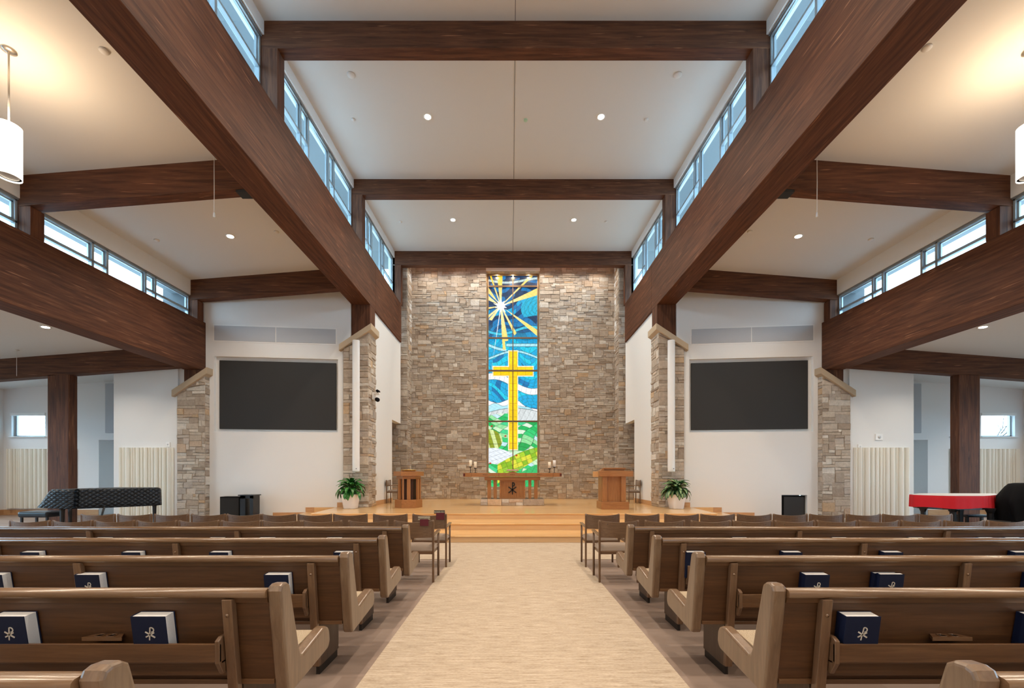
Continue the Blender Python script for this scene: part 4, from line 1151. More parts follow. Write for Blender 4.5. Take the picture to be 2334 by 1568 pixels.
# ------------------------------------------------------------------ chairs
def make_chair(armed, side=0, small_arm=False):
    """side -1/1: arm and front leg only on that side; 0 with armed: both"""
    r = thing('chapel_chair', 'x', 'chair', (0, 0, 0))
    w = .260
    for q in (-1, 1):
        MB().prism([(-.018, 0), (.018, 0), (.018, .44), (.008, .83), (.0, .853), (-.015, .853), (-.024, .83), (-.018, .44)], 0, q * w - .014, q * w + .014).build('rear_leg', chair_post, r, bevel=.006)
        MB().tube([(q * w, .40, 0), (q * w, .40, .43 if not armed or (side and q != side) else .655)], .016, 10).build('front_leg', chair_post, r)
    n = 12
    def bend(x): return -.055 * (1 - (x / w) ** 2)
    bp = MB(); th = .014
    vs = []
    for i in range(n + 1):
        x = -w + 2 * w * i / n; y = bend(x)
        z0, z1 = .615, .850 - .024 * (1 - (x / w) ** 2)
        vs += [(x, y - th / 2, z0), (x, y + th / 2, z0), (x, y + th / 2 - .01, z1), (x, y - th / 2 - .01, z1)]
    fs = [(0, 1, 2, 3), (4 * n, 4 * n + 3, 4 * n + 2, 4 * n + 1)]
    for i in range(n):
        for k in range(4): fs.append((4 * i + k, 4 * i + (k + 1) % 4, 4 * i + 4 + (k + 1) % 4, 4 * i + 4 + k))
    bp.add(vs, fs); bo = bp.build('backrest', chair_oak, r, bevel=.003)
    sc_ = MB()
    for x in (-.16, .16):
        sc_.lathe([(.005, 0), (.005, -.002), (0, -.003)], (x, bend(x) - th / 2 - .007, .80), 10, 1, 1)
    sc_.build('screw_cap', iron_m, bo)
    # front pad of the back
    pd = MB()
    pd.grid(lambda u, v: (-w * .88 + 2 * w * .88 * u, bend(-w * .88 + 2 * w * .88 * u) + .012 + .02 * (1 - (2 * u - 1) ** 4) * (1 - (2 * v - 1) ** 4), .63 + .19 * v), 8, 6)
    pd.build('back_pad', taupe_m, r)
    MB().box(-w + .01, w - .01, .0, .42, .385, .43).build('seat_frame', chair_oak, r, bevel=.004)
    cu = MB()
    N = 10
    def top(u, v):
        e = 1 - max(abs(2 * u - 1), abs(2 * v - 1)) ** 6
        return (-w + .005 + (2 * w - .01) * u, .025 + .41 * v, .432 + .058 * e ** .5 + .012 * math.sin(PI * u) * math.sin(PI * v))
    cu.grid(top, N * 2, N * 2); cu.grid(lambda u, v: (-w + .005 + (2 * w - .01) * u, .025 + .41 * v, .431), 1, 1)
    cu.build('seat_cushion', taupe_m, r, recalc=False)
    st_ = MB()
    for q in (-1, 1): st_.box(q * w - .01, q * w + .01, 0, .40, .17, .195)
    if armed:
        for q in ((-1, 1) if side == 0 else (side,)):
            MB().prism([(-.01, .638), (.04, .655), (.43, .672), (.455, .668), (.455, .65), (.43, .645), (.04, .632)], 0, q * w - .026, q * w + .026).build('armrest', pew_rail, r, bevel=.010, segs=3)
    return r
protoN = make_chair(False); protoR = make_chair(True, 1); protoL = make_chair(True, -1); protoA = make_chair(True, 0)
R2L = [944, 840, 735, 643.5, 551, 455, 359, 263, 167, 70]
R2R = [1410, 1515, 1619, 1714, 1810, 1906, 2002, 2098, 2196, 2293]
R1L = [979.5, 890, 799, 718, 636.5, 557, 476, 392, 308, 225]
R1R = [1372.5, 1463, 1553, 1635, 1718.5, 1800.5, 1883, 1967, 2049.5, 2129.5]
usedp = set()
def place(proto, loc, rz, label, group):
    o = proto if proto.name not in usedp else copy_tree(proto)
    usedp.add(proto.name); o.location = loc; o.rotation_euler = (0, 0, rz); o['label'] = label; o['group'] = group
    return o
for s, lst, d, rn in ((-1, R2L, 5.73, 'back'), (1, R2R, 5.73, 'back'), (-1, R1L, 6.69, 'front'), (1, R1R, 6.69, 'front')):
    for k, px in enumerate(lst):
        pr = protoN if k else (protoR if s < 0 else protoL)
        x = px_x(px, d)
        sign = s < 0 and k == 0
        rr = 0
        lab = (f'oak chair with one armrest, aisle end of the {WHERE[s]} {rn} row' + (', reserved sign on it' if sign else '')) if k == 0 else \
              f'oak chair with curved back, {WHERE[s]} {rn} row of chairs, {ORDN[k]} from the aisle'
        place(pr, (x, d, .006 if abs(x) < 1.1 else 0), 0 if k == 0 else rr, lab, f'oak chairs of the {WHERE[s]} block')
for s, nm in SIDES:
    place(protoA, (s * 4.57, 15.45, SH), -s * -PI / 2 if s > 0 else -PI / 2, f'dark oak armchair on the stage against the {nm} chancel wall', 'armchairs on the stage')
taken = [o for o in (protoN, protoR, protoL, protoA)]

def text_mesh(txt, size, m, parent, loc, depth=.002, rx=PI / 2, name='lettering', rz=0):
    cu = bpy.data.curves.new(name, 'FONT'); cu.body = txt; cu.size = size; cu.extrude = depth; cu.align_x = 'CENTER'; cu.align_y = 'CENTER'
    to = bpy.data.objects.new('tmp_text', cu); col.objects.link(to)
    dg = bpy.context.evaluated_depsgraph_get(); me = bpy.data.meshes.new_from_object(to.evaluated_get(dg))
    bpy.data.objects.remove(to); me.name = name
    me.materials.clear(); me.materials.append(m)
    o = bpy.data.objects.new(name, me); col.objects.link(o); o.parent = parent
    p = Vector(parent.location); o.location = Vector(loc) - p; o.rotation_euler = (rx, 0, rz)
    return o
# reserved signs: dark plaque with pale lettering on a maroon strap over the chair back
for (px0, px1, y0, y1, cx0, cx1, cy1, d, lab, fg, bgm) in ((989.5, 1014, 1163, 1170.5, 994, 1013, 1184.5, 6.64, 'dark RESERVED plaque and maroon strap on the aisle chair of the left front row', srgb('#cfc3ae'), (.03, .025, .02)),
        (953, 980, 1177.5, 1185, 957.5, 977, 1198.5, 5.66, 'pale RESERVED plaque and maroon strap on the aisle chair of the left back row', (.02, .018, .015), srgb('#b9ae9a'))):
    xa, xb, za, zb = px_x(px0, d), px_x(px1, d), px_z(y1, d), px_z(y0, d)
    r = thing('reserved_sign', lab, 'sign', ((xa + xb) / 2, d, za), 'reserved signs on chair backs')
    ca, cb, cz = px_x(cx0, d), px_x(cx1, d), px_z(cy1, d)
    MB().box(ca, cb, d - .012, d - .004, cz, .868).box(ca, cb, d - .012, d + .07, .862, .872).box(ca, cb, d + .062, d + .07, cz + .02, .868).build('strap', maroon_m, r, bevel=.003)
    MB().box(xa, xb, d - .010, d + .004, za, zb).build('plaque', mat('plaque', bgm, .5), r, bevel=.002)
    MB().box((xa + xb) / 2 - .01, (xa + xb) / 2 + .01, d - .004, d + .0, .85, za).build('stem', iron_m, r)
    text_mesh('RESERVED', .036, mat('plaque_lettering', fg, .5), r, ((xa + xb) / 2, d - .011, (za + zb) / 2 - .002), .0008)

# ------------------------------------------------------------------ altar
d = 14.1; k_ = d / F
def bxp(mb, a, b, ytop, ybot, y0, y1): return mb.box(px_x(a, d), px_x(b, d), y0, y1, px_z(ybot, d), px_z(ytop, d))
r = thing('altar', 'long oak altar table with HOLY lettering and a dark monogram, on a stone plinth', 'altar', (px_x(1168, d), d + .45, SH))
zp = px_z(1137.5, d); za, zb = px_x(1095, d), px_x(1240.5, d)
mb = MB(); mb.box(za, zb, d + .03, d + 1.0, SH, zp); cols = [MORTAR] * len(mb.f)
stone_face(mb, cols, zb - za, zp - SH, lambda u, v, q: (za + u, d + .03 - q, SH + v), seed=91, uw=.12, uh=.1, tone=1.25)
stone_face(mb, cols, zb - za, .9, lambda u, v, q: (za + u, d + .05 + v, zp + q * .1 - .004), seed=92, uw=.12, uh=.1)
stone_build(mb, cols, 'stone_plinth', r)
zt = px_z(1094.6, d)
for a, b in ((1110.4, 1118.7), (1124.4, 1132), (1204.8, 1211.5), (1218, 1225.8)):
    for yy in (d + .12,):
        MB().box(px_x(a, d), px_x(b, d), yy, yy + .16, zp, zt).build('leg', altar_z, r, bevel=.004)
pm = MB(); x0, x1 = px_x(1138.4, d), px_x(1197.5, d)
pm.box(x0, x1, d + .14, d + .55, zp, zt); po = pm.build('centre_panel', altar_z, r)
fr = MB(); t = .05
fr.box(x0, x0 + t, d + .11, d + .14, zp, zt).box(x1 - t, x1, d + .11, d + .14, zp, zt).box(x0 + t, x1 - t, d + .11, d + .14, zt - t * .7, zt).box(x0 + t, x1 - t, d + .11, d + .14, zp, zp + t)
fr.build('panel_frame', altar_x, po, bevel=.004)
gr = MB()
for k in range(1, 12): xx = x0 + t + (x1 - x0 - 2 * t) * k / 12; gr.box(xx - .002, xx + .002, d + .136, d + .14, zp + t, zt - t * .7)
gr.build('grooves', mat('groove_shadow_wood', (.10, .035, .012), .6), po)
e = MB(); chi_rho(e, px_x(1168, d), d + .118, px_z(1113.7, d), .40, .038, .018); e.build('emblem', mat('black_iron', (.008, .007, .006), .5), r)
bxp(MB(), 1104, 1232, 1087, 1094.6, d + .06, d + .70).build('apron', altar_x, r, bevel=.006)
s0, s1 = px_x(1056, d), px_x(1280, d); zs0, zs1 = px_z(1086.6, d), px_z(1077.8, d)
top = MB().box(s0, s1, d, d + .80, zs0, zs1).build('altar_top', altar_x, r, bevel=.005)
for px in (1106, 1168, 1229.5):
    tl = MB().box(px_x(px - 14, d), px_x(px + 14, d), d - .003, d, zs0 + .03, zs1 - .02).build('name_inlay', mat('light_oak_inlay', (.36, .16, .06), .4), top)
    text_mesh('HOLY', .062, mat('dark_lettering', (.05, .018, .008), .5), r, (px_x(px, d), d - .005, (zs0 + zs1) / 2 + .005), .001)
jn = MB()
for px in (1075, 1137, 1199, 1261): jn.box(px_x(px, d) - .004, px_x(px, d) + .004, d - .002, d + .002, zs0, zs1)
jn.build('joint', mat('joint_dark', (.06, .02, .01), .6), top)
MB().box(s0 - .004, s0 + .06, d - .004, d + .2, zs0 + .02, zs1 - .02).box(s1 - .06, s1 + .004, d - .004, d + .2, zs0 + .02, zs1 - .02).build('end_inlay', mat('dark_red_inlay', (.09, .008, .006), .5), top)
# open book on its stand
r = thing('book_stand', 'open book on a low wooden stand in the middle of the altar', 'book stand', (px_x(1168.5, d), d + .4, zs1))
cx = px_x(1168.5, d)
MB().prism([(cx - .20, zs1), (cx + .20, zs1), (cx + .10, zs1 + .03), (cx, zs1 + .05), (cx - .10, zs1 + .03)], 1, d + .3, d + .55).build('base', altar_x, r)
MB().hexa([(cx - .20, d + .28, zs1 + .06), (cx + .20, d + .28, zs1 + .06), (cx + .20, d + .5, zs1 + .11), (cx - .20, d + .5, zs1 + .11), (cx - .20, d + .28, zs1 + .08), (cx + .20, d + .28, zs1 + .08), (cx + .20, d + .5, zs1 + .13), (cx - .20, d + .5, zs1 + .13)]).build('ledge', altar_x, r)
MB().prism([(cx - .19, zs1 + .10), (cx - .1, zs1 + .115), (cx, zs1 + .095), (cx + .1, zs1 + .115), (cx + .19, zs1 + .10), (cx + .19, zs1 + .085), (cx - .19, zs1 + .085)], 1, d + .30, d + .50).build('pages', page_m, r)
# candles
for px, yt, yb_, cxm, lab, m in ((1072.4, 1049, 1063.5, 0, 'outer taller pillar candle on the left end of the altar', candle_m), (1083.5, 1052.5, 1067, 0, 'inner lower pillar candle on the left end of the altar', candle_m),
                             (1252.5, 1053, 1067.5, 0, 'inner lower pillar candle on the right end of the altar', candle_m), (1263.5, 1049, 1064, 0, 'outer whiter pillar candle on the right end of the altar', mat('white_wax', (.88, .86, .84), .5))):
    dd = d + .35; x = px_x(px, dd); z0, z1 = px_z(yb_, dd), px_z(yt, dd)
    r = thing('candlestick', lab, 'candle', (x, dd, zs1), 'pillar candles on iron holders')
    MB().lathe([(0, zs1), (.05, zs1), (.05, zs1 + .008), (.012, zs1 + .014), (.010, z0 - .03), (.05, z0 - .018), (.058, z0), (0, z0)], (x, dd, 0), 20).build('holder', iron_m, r)
    cc = MB().lathe([(0, z0), (.050, z0), (.050, z1 - .004), (.045, z1), (.02, z1 - .008), (0, z1 - .01)], (x, dd, 0), 24).build('candle', m, r)
    MB().tube([(x, dd, z1 - .01), (x, dd, z1 + .012)], .002, 5).build('wick', iron_m, cc)

# ------------------------------------------------------------------ baptismal font (left) and pulpit (right)
d = 13.35; cx = px_x(931.5, d); cy = d; rot = math.radians(14)
r = thing('baptismal_font', 'six-sided oak baptismal font with slatted sides and a brass bowl, left of the altar', 'font', (cx, cy, SH))
def hexp(R, z0, z1, name, m, parent=None, bv=.006): return MB().lathe([(R, z0), (R, z1)], (cx, cy, 0), 6, rot=rot, smooth=False).build(name, m, parent or r, bevel=bv)
hexp(.425, SH, .715, 'base', altar_x)
hexp(.235, .715, 1.36, 'core', mat('dark_oak_core', (.055, .018, .008), .6))
for k in range(6):
    a = rot + PI / 3 * (k + .5); R = .318
    c = Vector((cx + R * math.cos(a), cy + R * math.sin(a), 0)); u = Vector((-math.sin(a), math.cos(a), 0)); n = Vector((math.cos(a), math.sin(a), 0))
    p = [c + u * sx * .055 + n * sy * .03 + Vector((0, 0, z)) for z in (.715, 1.36) for sx, sy in ((-1, -1), (1, -1), (1, 1), (-1, 1))]
    MB().hexa(p).build('upright', altar_z, r, bevel=.004)
    a = rot + PI / 3 * k; R = .345
    MB().lathe([(.035, .715), (.035, 1.36)], (cx + R * math.cos(a), cy + R * math.sin(a), 0), 4, rot=a, smooth=False).build('corner_post', altar_z, r, bevel=.003) if k % 2 == 0 else None
hexp(.375, 1.36, 1.45, 'neck', altar_x); hexp(.470, 1.455, 1.595, 'font_top', altar_x)
MB().lathe([(0, 1.60), (.20, 1.60), (.235, 1.635), (.245, 1.655), (.22, 1.65), (.15, 1.62), (0, 1.612)], (cx, cy, 0), 32).build('bowl', brass_m, r)

d = 12.5
r = thing('pulpit', 'tall oak pulpit with a sloping reading desk, right of the altar', 'pulpit', (px_x(1402, d), d + .4, SH))
x0, x1 = px_x(1371, d), px_x(1434, d)
MB().box(x0, x1, d, d + .72, SH, px_z(1144, d)).build('base', altar_x, r, bevel=.006)
zb, zt = px_z(1144, d), px_z(1086, d)
bx0, bx1 = px_x(1374, d), px_x(1428, d)
MB().box(bx0 + .12, bx1 - .12, d + .12, d + .60, zb, zt).build('front_panel', altar_z, r)
for a, b in ((bx0, bx0 + .14), (bx1 - .14, bx1)):
    MB().box(a, b, d + .05, d + .14, zb, zt).build('corner_post', altar_z, r, bevel=.005)
for a, b in ((bx0 - .002, bx0 + .10), (bx1 - .10, bx1)):
    MB().box(a, b, d + .16, d + .66, zb, zt).build('side_panel', altar_z, r, bevel=.004)
tx0, tx1 = px_x(1365.5, d), px_x(1443, d)
zt1 = px_z(1073.5, d)
MB().box(tx0, tx1, d - .02, d + .07, zt, zt1).build('front_board', altar_x, r, bevel=.005)
MB().box(tx0 - .16, tx0 - .001, d + .10, d + .16, zt - .01, zt1 - .01).box(tx0 + .05, tx1 - .05, d + .08, d + .70, zt, zt + .12).build('side_board', altar_lit, r, bevel=.004)  # lit side of the pulpit painted with the paler oak
a0, a1 = px_x(1375, d + .1), px_x(1422, d + .1); z1 = px_z(1066, d)
MB().box(a0, a1, d + .08, d + .50, zt + .12, z1 - .02).build('desk_box', altar_x, r)
MB().hexa([(a0 - .13, d + .02, z1 - .10), (a1 + .02, d + .04, z1 - .015), (a1 + .02, d + .62, z1 - .12), (a0 - .13, d + .62, z1 - .20), (a0 - .09, d + .04, z1 - .075) , (a1 + .03, d + .02, z1 + .01), (a1 + .02, d + .62, z1 - .09), (a0 - .13, d + .62, z1 - .17)]) if False else None
MB().hexa([(a0 - .03, d + .04, z1 - .03), (a1 + .04, d + .04, z1 - .03), (a1 + .04, d + .66, z1 - .20), (a0 - .03, d + .66, z1 - .20), (a0 - .03, d + .04, z1), (a1 + .04, d + .04, z1), (a1 + .04, d + .66, z1 - .17), (a0 - .03, d + .66, z1 - .17)]).build('reading_desk', altar_x, r, bevel=.004)
MB().hexa([(a0 - .10, d + .02, zt1 - .005), (a0, d + .02, zt1 - .005), (a0, d + .60, zt1 - .005), (a0 - .10, d + .60, zt1 - .005), (a0 - .03, d + .02, z1 - .01), (a0, d + .02, z1 - .01), (a0, d + .60, z1 - .08), (a0 - .03, d + .60, z1 - .08)]).build('desk_cheek', altar_x, r)

# ------------------------------------------------------------------ potted plants
def leaf_material():
    m = bpy.data.materials.new('variegated_leaf'); m.use_nodes = True; nt = m.node_tree; b = nt.nodes['Principled BSDF']
    a = nt.nodes.new('ShaderNodeAttribute'); a.attribute_name = 'leaf'; nt.links.new(a.outputs['Color'], b.inputs['Base Color'])
    b.inputs['Roughness'].default_value = .35
    return m
leaf_m = leaf_material()
def plant(x, y, z, label, seed, spread, varieg, htop):
    rnd = random.Random(seed)
    r = thing('potted_plant', label, 'plant', (x, y, z), 'leafy plants in white pots')
    H = .44; n = 40
    def pr(rr, zz): return (rr, zz)
    pm = MB(); prof = [(0, z), (.185, z), (.20, z + .02), (.262, z + H - .02), (.268, z + H), (.250, z + H), (.24, z + H - .05), (0, z + H - .05)]
    vs = []; 
    for R, h in prof:
        for k in range(n):
            a = 2 * PI * k / n; c, s_ = math.cos(a), math.sin(a)
            q = (abs(c) ** 4 + abs(s_) ** 4) ** (-1 / 4) * .93
            vs.append((x + R * c * q, y + R * s_ * q, h))
    fs = [(i * n + k, i * n + (k + 1) % n, (i + 1) * n + (k + 1) % n, (i + 1) * n + k) for i in range(len(prof) - 1) for k in range(n)]
    pm.add(vs, fs, True); pm.build('pot', pot_m, r)
    MB().lathe([(0, z + H - .04), (.235, z + H - .04), (.235, z + H - .06), (0, z + H - .06)], (x, y, 0), 24).build('soil', soil_m, r)
    lf = MB(); cols = []; stm = MB()
    N = 95
    for i in range(N):
        a = rnd.uniform(0, 2 * PI); t = i / N
        el = rnd.uniform(.1, 1.0) if t < .6 else rnd.uniform(.9, 1.45)
        L = rnd.uniform(.27, .40); Wd = rnd.uniform(.052, .078) * (1.2 if varieg else 1)
        R0 = spread * (1.02 - el / 1.6) * rnd.uniform(.35, .8)
        base = Vector((x + R0 * math.cos(a) * .8, y + R0 * math.sin(a) * .8, z + H + .02 + (htop - H - .20) * math.sin(el) * rnd.uniform(.5, 1.0)))
        dirv = Vector((math.cos(a), math.sin(a), 0)); up = Vector((0, 0, 1)); side = dirv.cross(up)
        side = (side + up * rnd.uniform(-.35, .35)).normalized()
        pitch = el * .8; ns = 8; p = base.copy(); pts = []
        for j in range(ns + 1):
            q = j / ns; ww = Wd * math.sin(PI * min(1, q * .96 + .04)) ** .75 * (1 - .25 * q)
            pts.append((p.copy(), ww))
            pitch -= (1.9 if el < .8 else 1.3) / ns * rnd.uniform(.9, 1.1)
            p = p + (dirv * math.cos(pitch) + up * math.sin(pitch)) * (L / ns)
        vs = []
        nrm = up
        for (c, ww) in pts:
            for f, cup in ((-1, .25), (-.5, .06), (0, -.04), (.5, .06), (1, .25)): vs.append(c + side * ww * f + nrm * cup * ww)
        fs = []
        for j in range(ns):
            for k in range(4): fs.append((j * 5 + k, j * 5 + k + 1, (j + 1) * 5 + k + 1, (j + 1) * 5 + k))
        n0 = len(lf.f); lf.add(vs, fs, True)
        g = rnd.uniform(.8, 1.25)
        for j in range(ns):
            for k in range(4):
                mid = k in (1, 2)
                if varieg: c = (.26 * g, .36 * g, .16 * g) if mid and 0 < j < ns - 1 else (.018 * g, .085 * g, .025 * g)
                else: c = (.10 * g, .28 * g, .05 * g) if mid and rnd.random() < .35 else (.018 * g, .14 * g, .02 * g)
                cols.append(c)
        stm.tube([(x + rnd.uniform(-.05, .05), y + rnd.uniform(-.05, .05), z + H - .06), base], .006, 5)
    o = lf.build('foliage', leaf_m, r, recalc=False)
    me = o.data; at = me.color_attributes.new('leaf', 'FLOAT_COLOR', 'CORNER'); arr = np.ones((len(me.loops), 4), dtype=np.float32); i = 0
    for pp, c in zip(me.polygons, cols): arr[i:i + 4, :3] = c; i += 4
    at.data.foreach_set('color', arr.ravel())
    stm.build('stems', mat('green_stem', (.05, .12, .03), .5), r, recalc=False)
plant(px_x(799.5, 12.85), 12.85, SH, 'glossy green leafy plant in a white pot in front of the left stone pier', 3, .50, False, 1.02)
plant(px_x(1541.5, 12.8), 12.8, SH, 'plant with pale-striped leaves in a white pot in front of the right stone pier', 8, .50, True, .98)

# ------------------------------------------------------------------ pianos and things round them
def quilt_material():
    m = bpy.data.materials.new('quilted_black_cover'); m.use_nodes = True; nt = m.node_tree; b = nt.nodes['Principled BSDF']; L = nt.links
    b.inputs['Base Color'].default_value = (.010, .015, .023, 1); b.inputs['Roughness'].default_value = .5
    c = nt.nodes.new('ShaderNodeTexCoord'); sp = nt.nodes.new('ShaderNodeSeparateXYZ'); L.new(c.outputs['Object'], sp.inputs[0])
    def M(op, a, b_=None):
        n = nt.nodes.new('ShaderNodeMath'); n.operation = op
        for i, v in enumerate((a, b_)):
            if v is None: continue
            if isinstance(v, (int, float)): n.inputs[i].default_value = v
            else: L.new(v, n.inputs[i])
        return n.outputs[0]
    xy = M('ADD', sp.outputs[0], M('MULTIPLY', sp.outputs[1], .6))
    u = M('MULTIPLY', xy, PI / .135); w = M('MULTIPLY', sp.outputs[2], PI / .095)
    a = M('ABSOLUTE', M('SINE', M('ADD', u, w))); d_ = M('ABSOLUTE', M('SINE', M('SUBTRACT', u, w)))
    h = M('POWER', M('MULTIPLY', a, d_), .5)
    bp = nt.nodes.new('ShaderNodeBump'); bp.inputs['Strength'].default_value = 1; bp.inputs['Distance'].default_value = .03
    L.new(h, bp.inputs['Height']); L.new(bp.outputs['Normal'], b.inputs['Normal'])
    mx = nt.nodes.new('ShaderNodeMixRGB'); mx.inputs['Color1'].default_value = (.003, .006, .011, 1); mx.inputs['Color2'].default_value = (.010, .020, .034, 1)
    L.new(h, mx.inputs['Fac']); L.new(mx.outputs[0], b.inputs['Base Color'])
    return m
quilt_m = quilt_material()
d = 9.6
r = thing('grand_piano', 'grand piano under a quilted black cover, at the left behind the chairs', 'piano', (px_x(230, d), d + .7, 0))
tz, bz = 1.147, .70
pl = [(84, 9.75), (92, 9.68), (120, 9.65), (150, 9.66), (166, 9.70), (173, 9.80), (181, 9.80), (205, 9.95), (240, 10.18), (280, 10.45), (320, 10.68), (350, 10.84), (365, 10.98), (369, 11.15), (360, 11.4)]
plan = [Vector((px_x(a, b), b, 0)) for a, b in pl] + [Vector((-9.6, 11.45, 0)), Vector((-10.4, 11.45, 0)), Vector((px_x(84, 9.75), 11.40, 0))]
pd = []
for i in range(len(plan)):
    a_, b_ = plan[i], plan[(i + 1) % len(plan)]
    for k in range(4): pd.append(a_.lerp(b_, k / 4))
N = len(pd); cen = sum(pd, Vector()) / N; xl = px_x(84, 9.75)
mb = MB(); vs = []
lv = [(bz, 0, 1), (bz + .12, .004, .72), (bz + .26, .010, .42), (tz - .06, .014, .14), (tz - .015, .03, .03), (tz, .07, 0)]
for z, ins, sl in lv:
    for p in pd:
        o = (cen - p).normalized(); q = p + o * ins
        t = max(0, 1 - (p.x - xl) / .55)                 # the keyboard end of the cover slopes outwards towards its hem
        q.x += t * .30 * (1 - sl)
        vs.append((q.x, q.y, z + (.02 * math.sin(p.x * 2.1) if z == bz else 0)))
fs = [(j * N + i, j * N + (i + 1) % N, (j + 1) * N + (i + 1) % N, (j + 1) * N + i) for j in range(len(lv) - 1) for i in range(N)] + [tuple(range((len(lv) - 1) * N, len(lv) * N)), tuple(range(N))]
mb.add(vs, fs, True); mb.build('quilted_cover', quilt_m, r)
def leg(px, dd, z, w=.05, nm='leg'):
    x = px_x(px, dd)
    MB().lathe([(w * 1.5, z), (w * 1.5, z - .05), (w, z - .10), (w * .65, .08), (w * .9, .06), (w * .9, 0), (0, 0)], (x, dd, 0), 8, rot=PI / 8, smooth=False).build(nm, black_m, r)
leg(142, d + .3, .75); leg(160, d + 1.2, .75, .045); leg(352, 11.15, .75, .045)
MB().tube([(px_x(190, d), d + .5, .72), (px_x(172, d), d + .5, .12)], .02, 8).build('pedal_lyre', black_m, r)
d = 10.6
r = thing('piano_bench', 'black padded bench at the keyboard end of the quilt-covered piano', 'bench', (px_x(93, d), d, 0))
x0, x1 = px_x(59, d), px_x(127, d)
MB().box(x0, x1, d - .2, d + .25, .42, .57).build('padded_seat', mat('black_leather', (.008, .012, .018), .3), r, bevel=.05, segs=3)
for a in (x0 + .06, x1 - .06):
    for b in (d - .14, d + .19): MB().box(a - .02, a + .02, b - .02, b + .02, 0, .43).build('leg', black_m, r)

r = thing('grand_piano', 'black piano under a bright red cloth, at the far right behind the chairs', 'piano', (10.1, 10.2, 0))
zc = .995
pl = [(2073, 10.45), (2084, 10.2), (2110, 9.95), (2145, 9.72), (2180, 9.62), (2215, 9.6), (2243, 9.62), (2256, 9.75), (2268, 10.0), (2273, 10.3), (2270, 10.9), (2170, 11.0), (2095, 10.95)]
plan = [Vector((px_x(a, b), b, 0)) for a, b in pl]
def dense(pts, m):
    out = []
    for i in range(len(pts)):
        a, b = pts[i], pts[(i + 1) % len(pts)]
        for k in range(m): out.append(a.lerp(b, k / m))
    return out
pd = dense(plan, 8); N = len(pd); cen = sum(pd, Vector()) / N
mb = MB(); vs = []
rnd = random.Random(2); ph = [rnd.uniform(0, 6) for _ in range(3)]
for j, (z, f) in enumerate(((zc, 0), (zc - .01, .012), (zc - .08, .02), (zc - .18, .03), (zc - .285, .04))):
    for i, p in enumerate(pd):
        o = (p - cen).normalized(); rip = (.020 if 48 <= i <= 80 else .004) * math.sin(i * 1.5 + ph[0]) * (j / 4)
        q = p + o * (f * .5 + rip); zz = z - (.012 * math.sin(i * .21 + 1)) * (j == 4)
        vs.append((q.x, q.y, zz))
fs = [(j * N + i, j * N + (i + 1) % N, (j + 1) * N + (i + 1) % N, (j + 1) * N + i) for j in range(4) for i in range(N)]
mb.add(vs, fs, True); mb.build('red_cloth', red_m, r)
mb = MB().prism([((p - cen) * .992 + cen).to_2d()[:] for p in plan], 2, zc - .02, zc + .006)
mb.build('lid_cloth', greycloth_m, r, bevel=.004)
MB().hexa([(px_x(2268, 10.5), 10.4, .70), (px_x(2282, 10.5), 10.45, .72), (px_x(2282, 10.5), 10.8, .72), (px_x(2268, 10.5), 10.8, .70), (px_x(2270, 10.5), 10.4, zc), (px_x(2273, 10.5), 10.45, zc), (px_x(2273, 10.5), 10.8, zc), (px_x(2270, 10.5), 10.8, zc)]).build('hanging_corner', greycloth_m, r, bevel=.01)
MB().prism([((p - cen) * .93 + cen).to_2d()[:] for p in plan], 2, zc - .32, zc - .03).build('case', black_m, r)
def leg2(px, dd, z, w):
    x = px_x(px, dd)
    MB().lathe([(w * 1.7, z), (w * 1.5, z - .05), (w, z - .12), (w * .8, .08), (w, .06), (w, 0), (0, 0)], (x, dd, 0), 8, rot=PI / 8, smooth=False).build('leg', black_m, r)
leg2(2104, 10.3, .70, .05); leg2(2257, 9.85, .70, .06); leg2(2172, 10.2, .70, .065)
MB().box(px_x(2183, 10.2) - .0, px_x(2191, 10.2), 10.15, 10.2, 0, .70).box(px_x(2165, 10.2), px_x(2195, 10.2), 10.18, 10.24, .60, .70).build('pedal_lyre', black_m, r)
d = 10.75
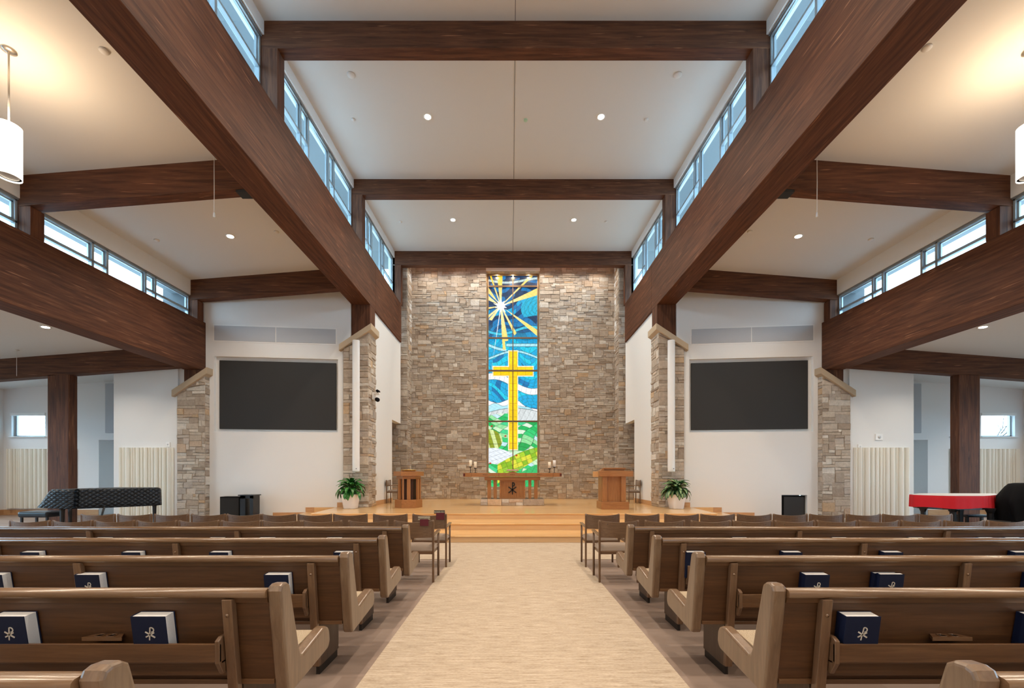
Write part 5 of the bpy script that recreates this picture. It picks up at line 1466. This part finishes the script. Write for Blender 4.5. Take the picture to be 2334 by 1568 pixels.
r = thing('piano_bench', 'low black bench under the red-covered piano', 'bench', (px_x(2220, d), d, 0))
x0, x1 = px_x(2188, d), px_x(2254, d)
MB().box(x0, x1, d - .17, d + .17, .41, .47).build('padded_seat', mat('black_leather_gloss', (.008, .012, .018), .25), r, bevel=.02, segs=3)
for a in (x0 + .05, x1 - .05):
    for b in (d - .12, d + .12): MB().box(a - .025, a + .025, b - .025, b + .025, 0, .42).build('leg', black_m, r)
# draped instrument and floor monitor at the right edge
d = 9.7; cx = px_x(2352, d)
mb = MB(); n = 96; vs = []; lv = [(1.295, .05), (1.29, .30), (1.27, .40), (1.20, .46), (1.08, .53), (.95, .60), (.82, .64), (.65, .61), (.45, .58), (.2, .60), (.0, .62)]
for z, R in lv:
    for k in range(n):
        a = 2 * PI * k / n; f = 1 + (.10 * math.sin(a * 11 + z * 1.5) + .05 * math.sin(a * 5 + 1)) * min(1, (1.32 - z) * 1.4)
        vs.append((cx + R * f * math.cos(a), d + R * f * .8 * math.sin(a), z))
fs = [(j * n + k, j * n + (k + 1) % n, (j + 1) * n + (k + 1) % n, (j + 1) * n + k) for j in range(len(lv) - 1) for k in range(n)] + [tuple(range(n))]
mb.add(vs, fs, True)
tag(mb.build('draped_instrument', blackmat_m), 'tall bulky shape under a black cloth, cut by the right edge of the view', 'covered instrument')
r = thing('floor_monitor', 'black wedge loudspeaker on the floor between the red piano and the black-draped shape', 'loudspeaker', (px_x(2283, 9.2), 9.2, 0))
x0, x1 = px_x(2264, 9.3), px_x(2300, 9.3)
MB().prism([(x0, 0), (x1, 0), (x1, .42), (x1 - .12, .47), (x0, .16)], 1, 9.1, 9.6).build('case', blackmat_m, r, bevel=.01)
MB().hexa([(x0 + .02, 9.14, .165), (x1 - .14, 9.14, .455), (x1 - .14, 9.56, .455), (x0 + .02, 9.56, .165), (x0 + .015, 9.14, .175), (x1 - .145, 9.14, .465), (x1 - .145, 9.56, .465), (x0 + .015, 9.56, .175)]).build('grille', mat('black_foam', (.02, .02, .02), .9), r)
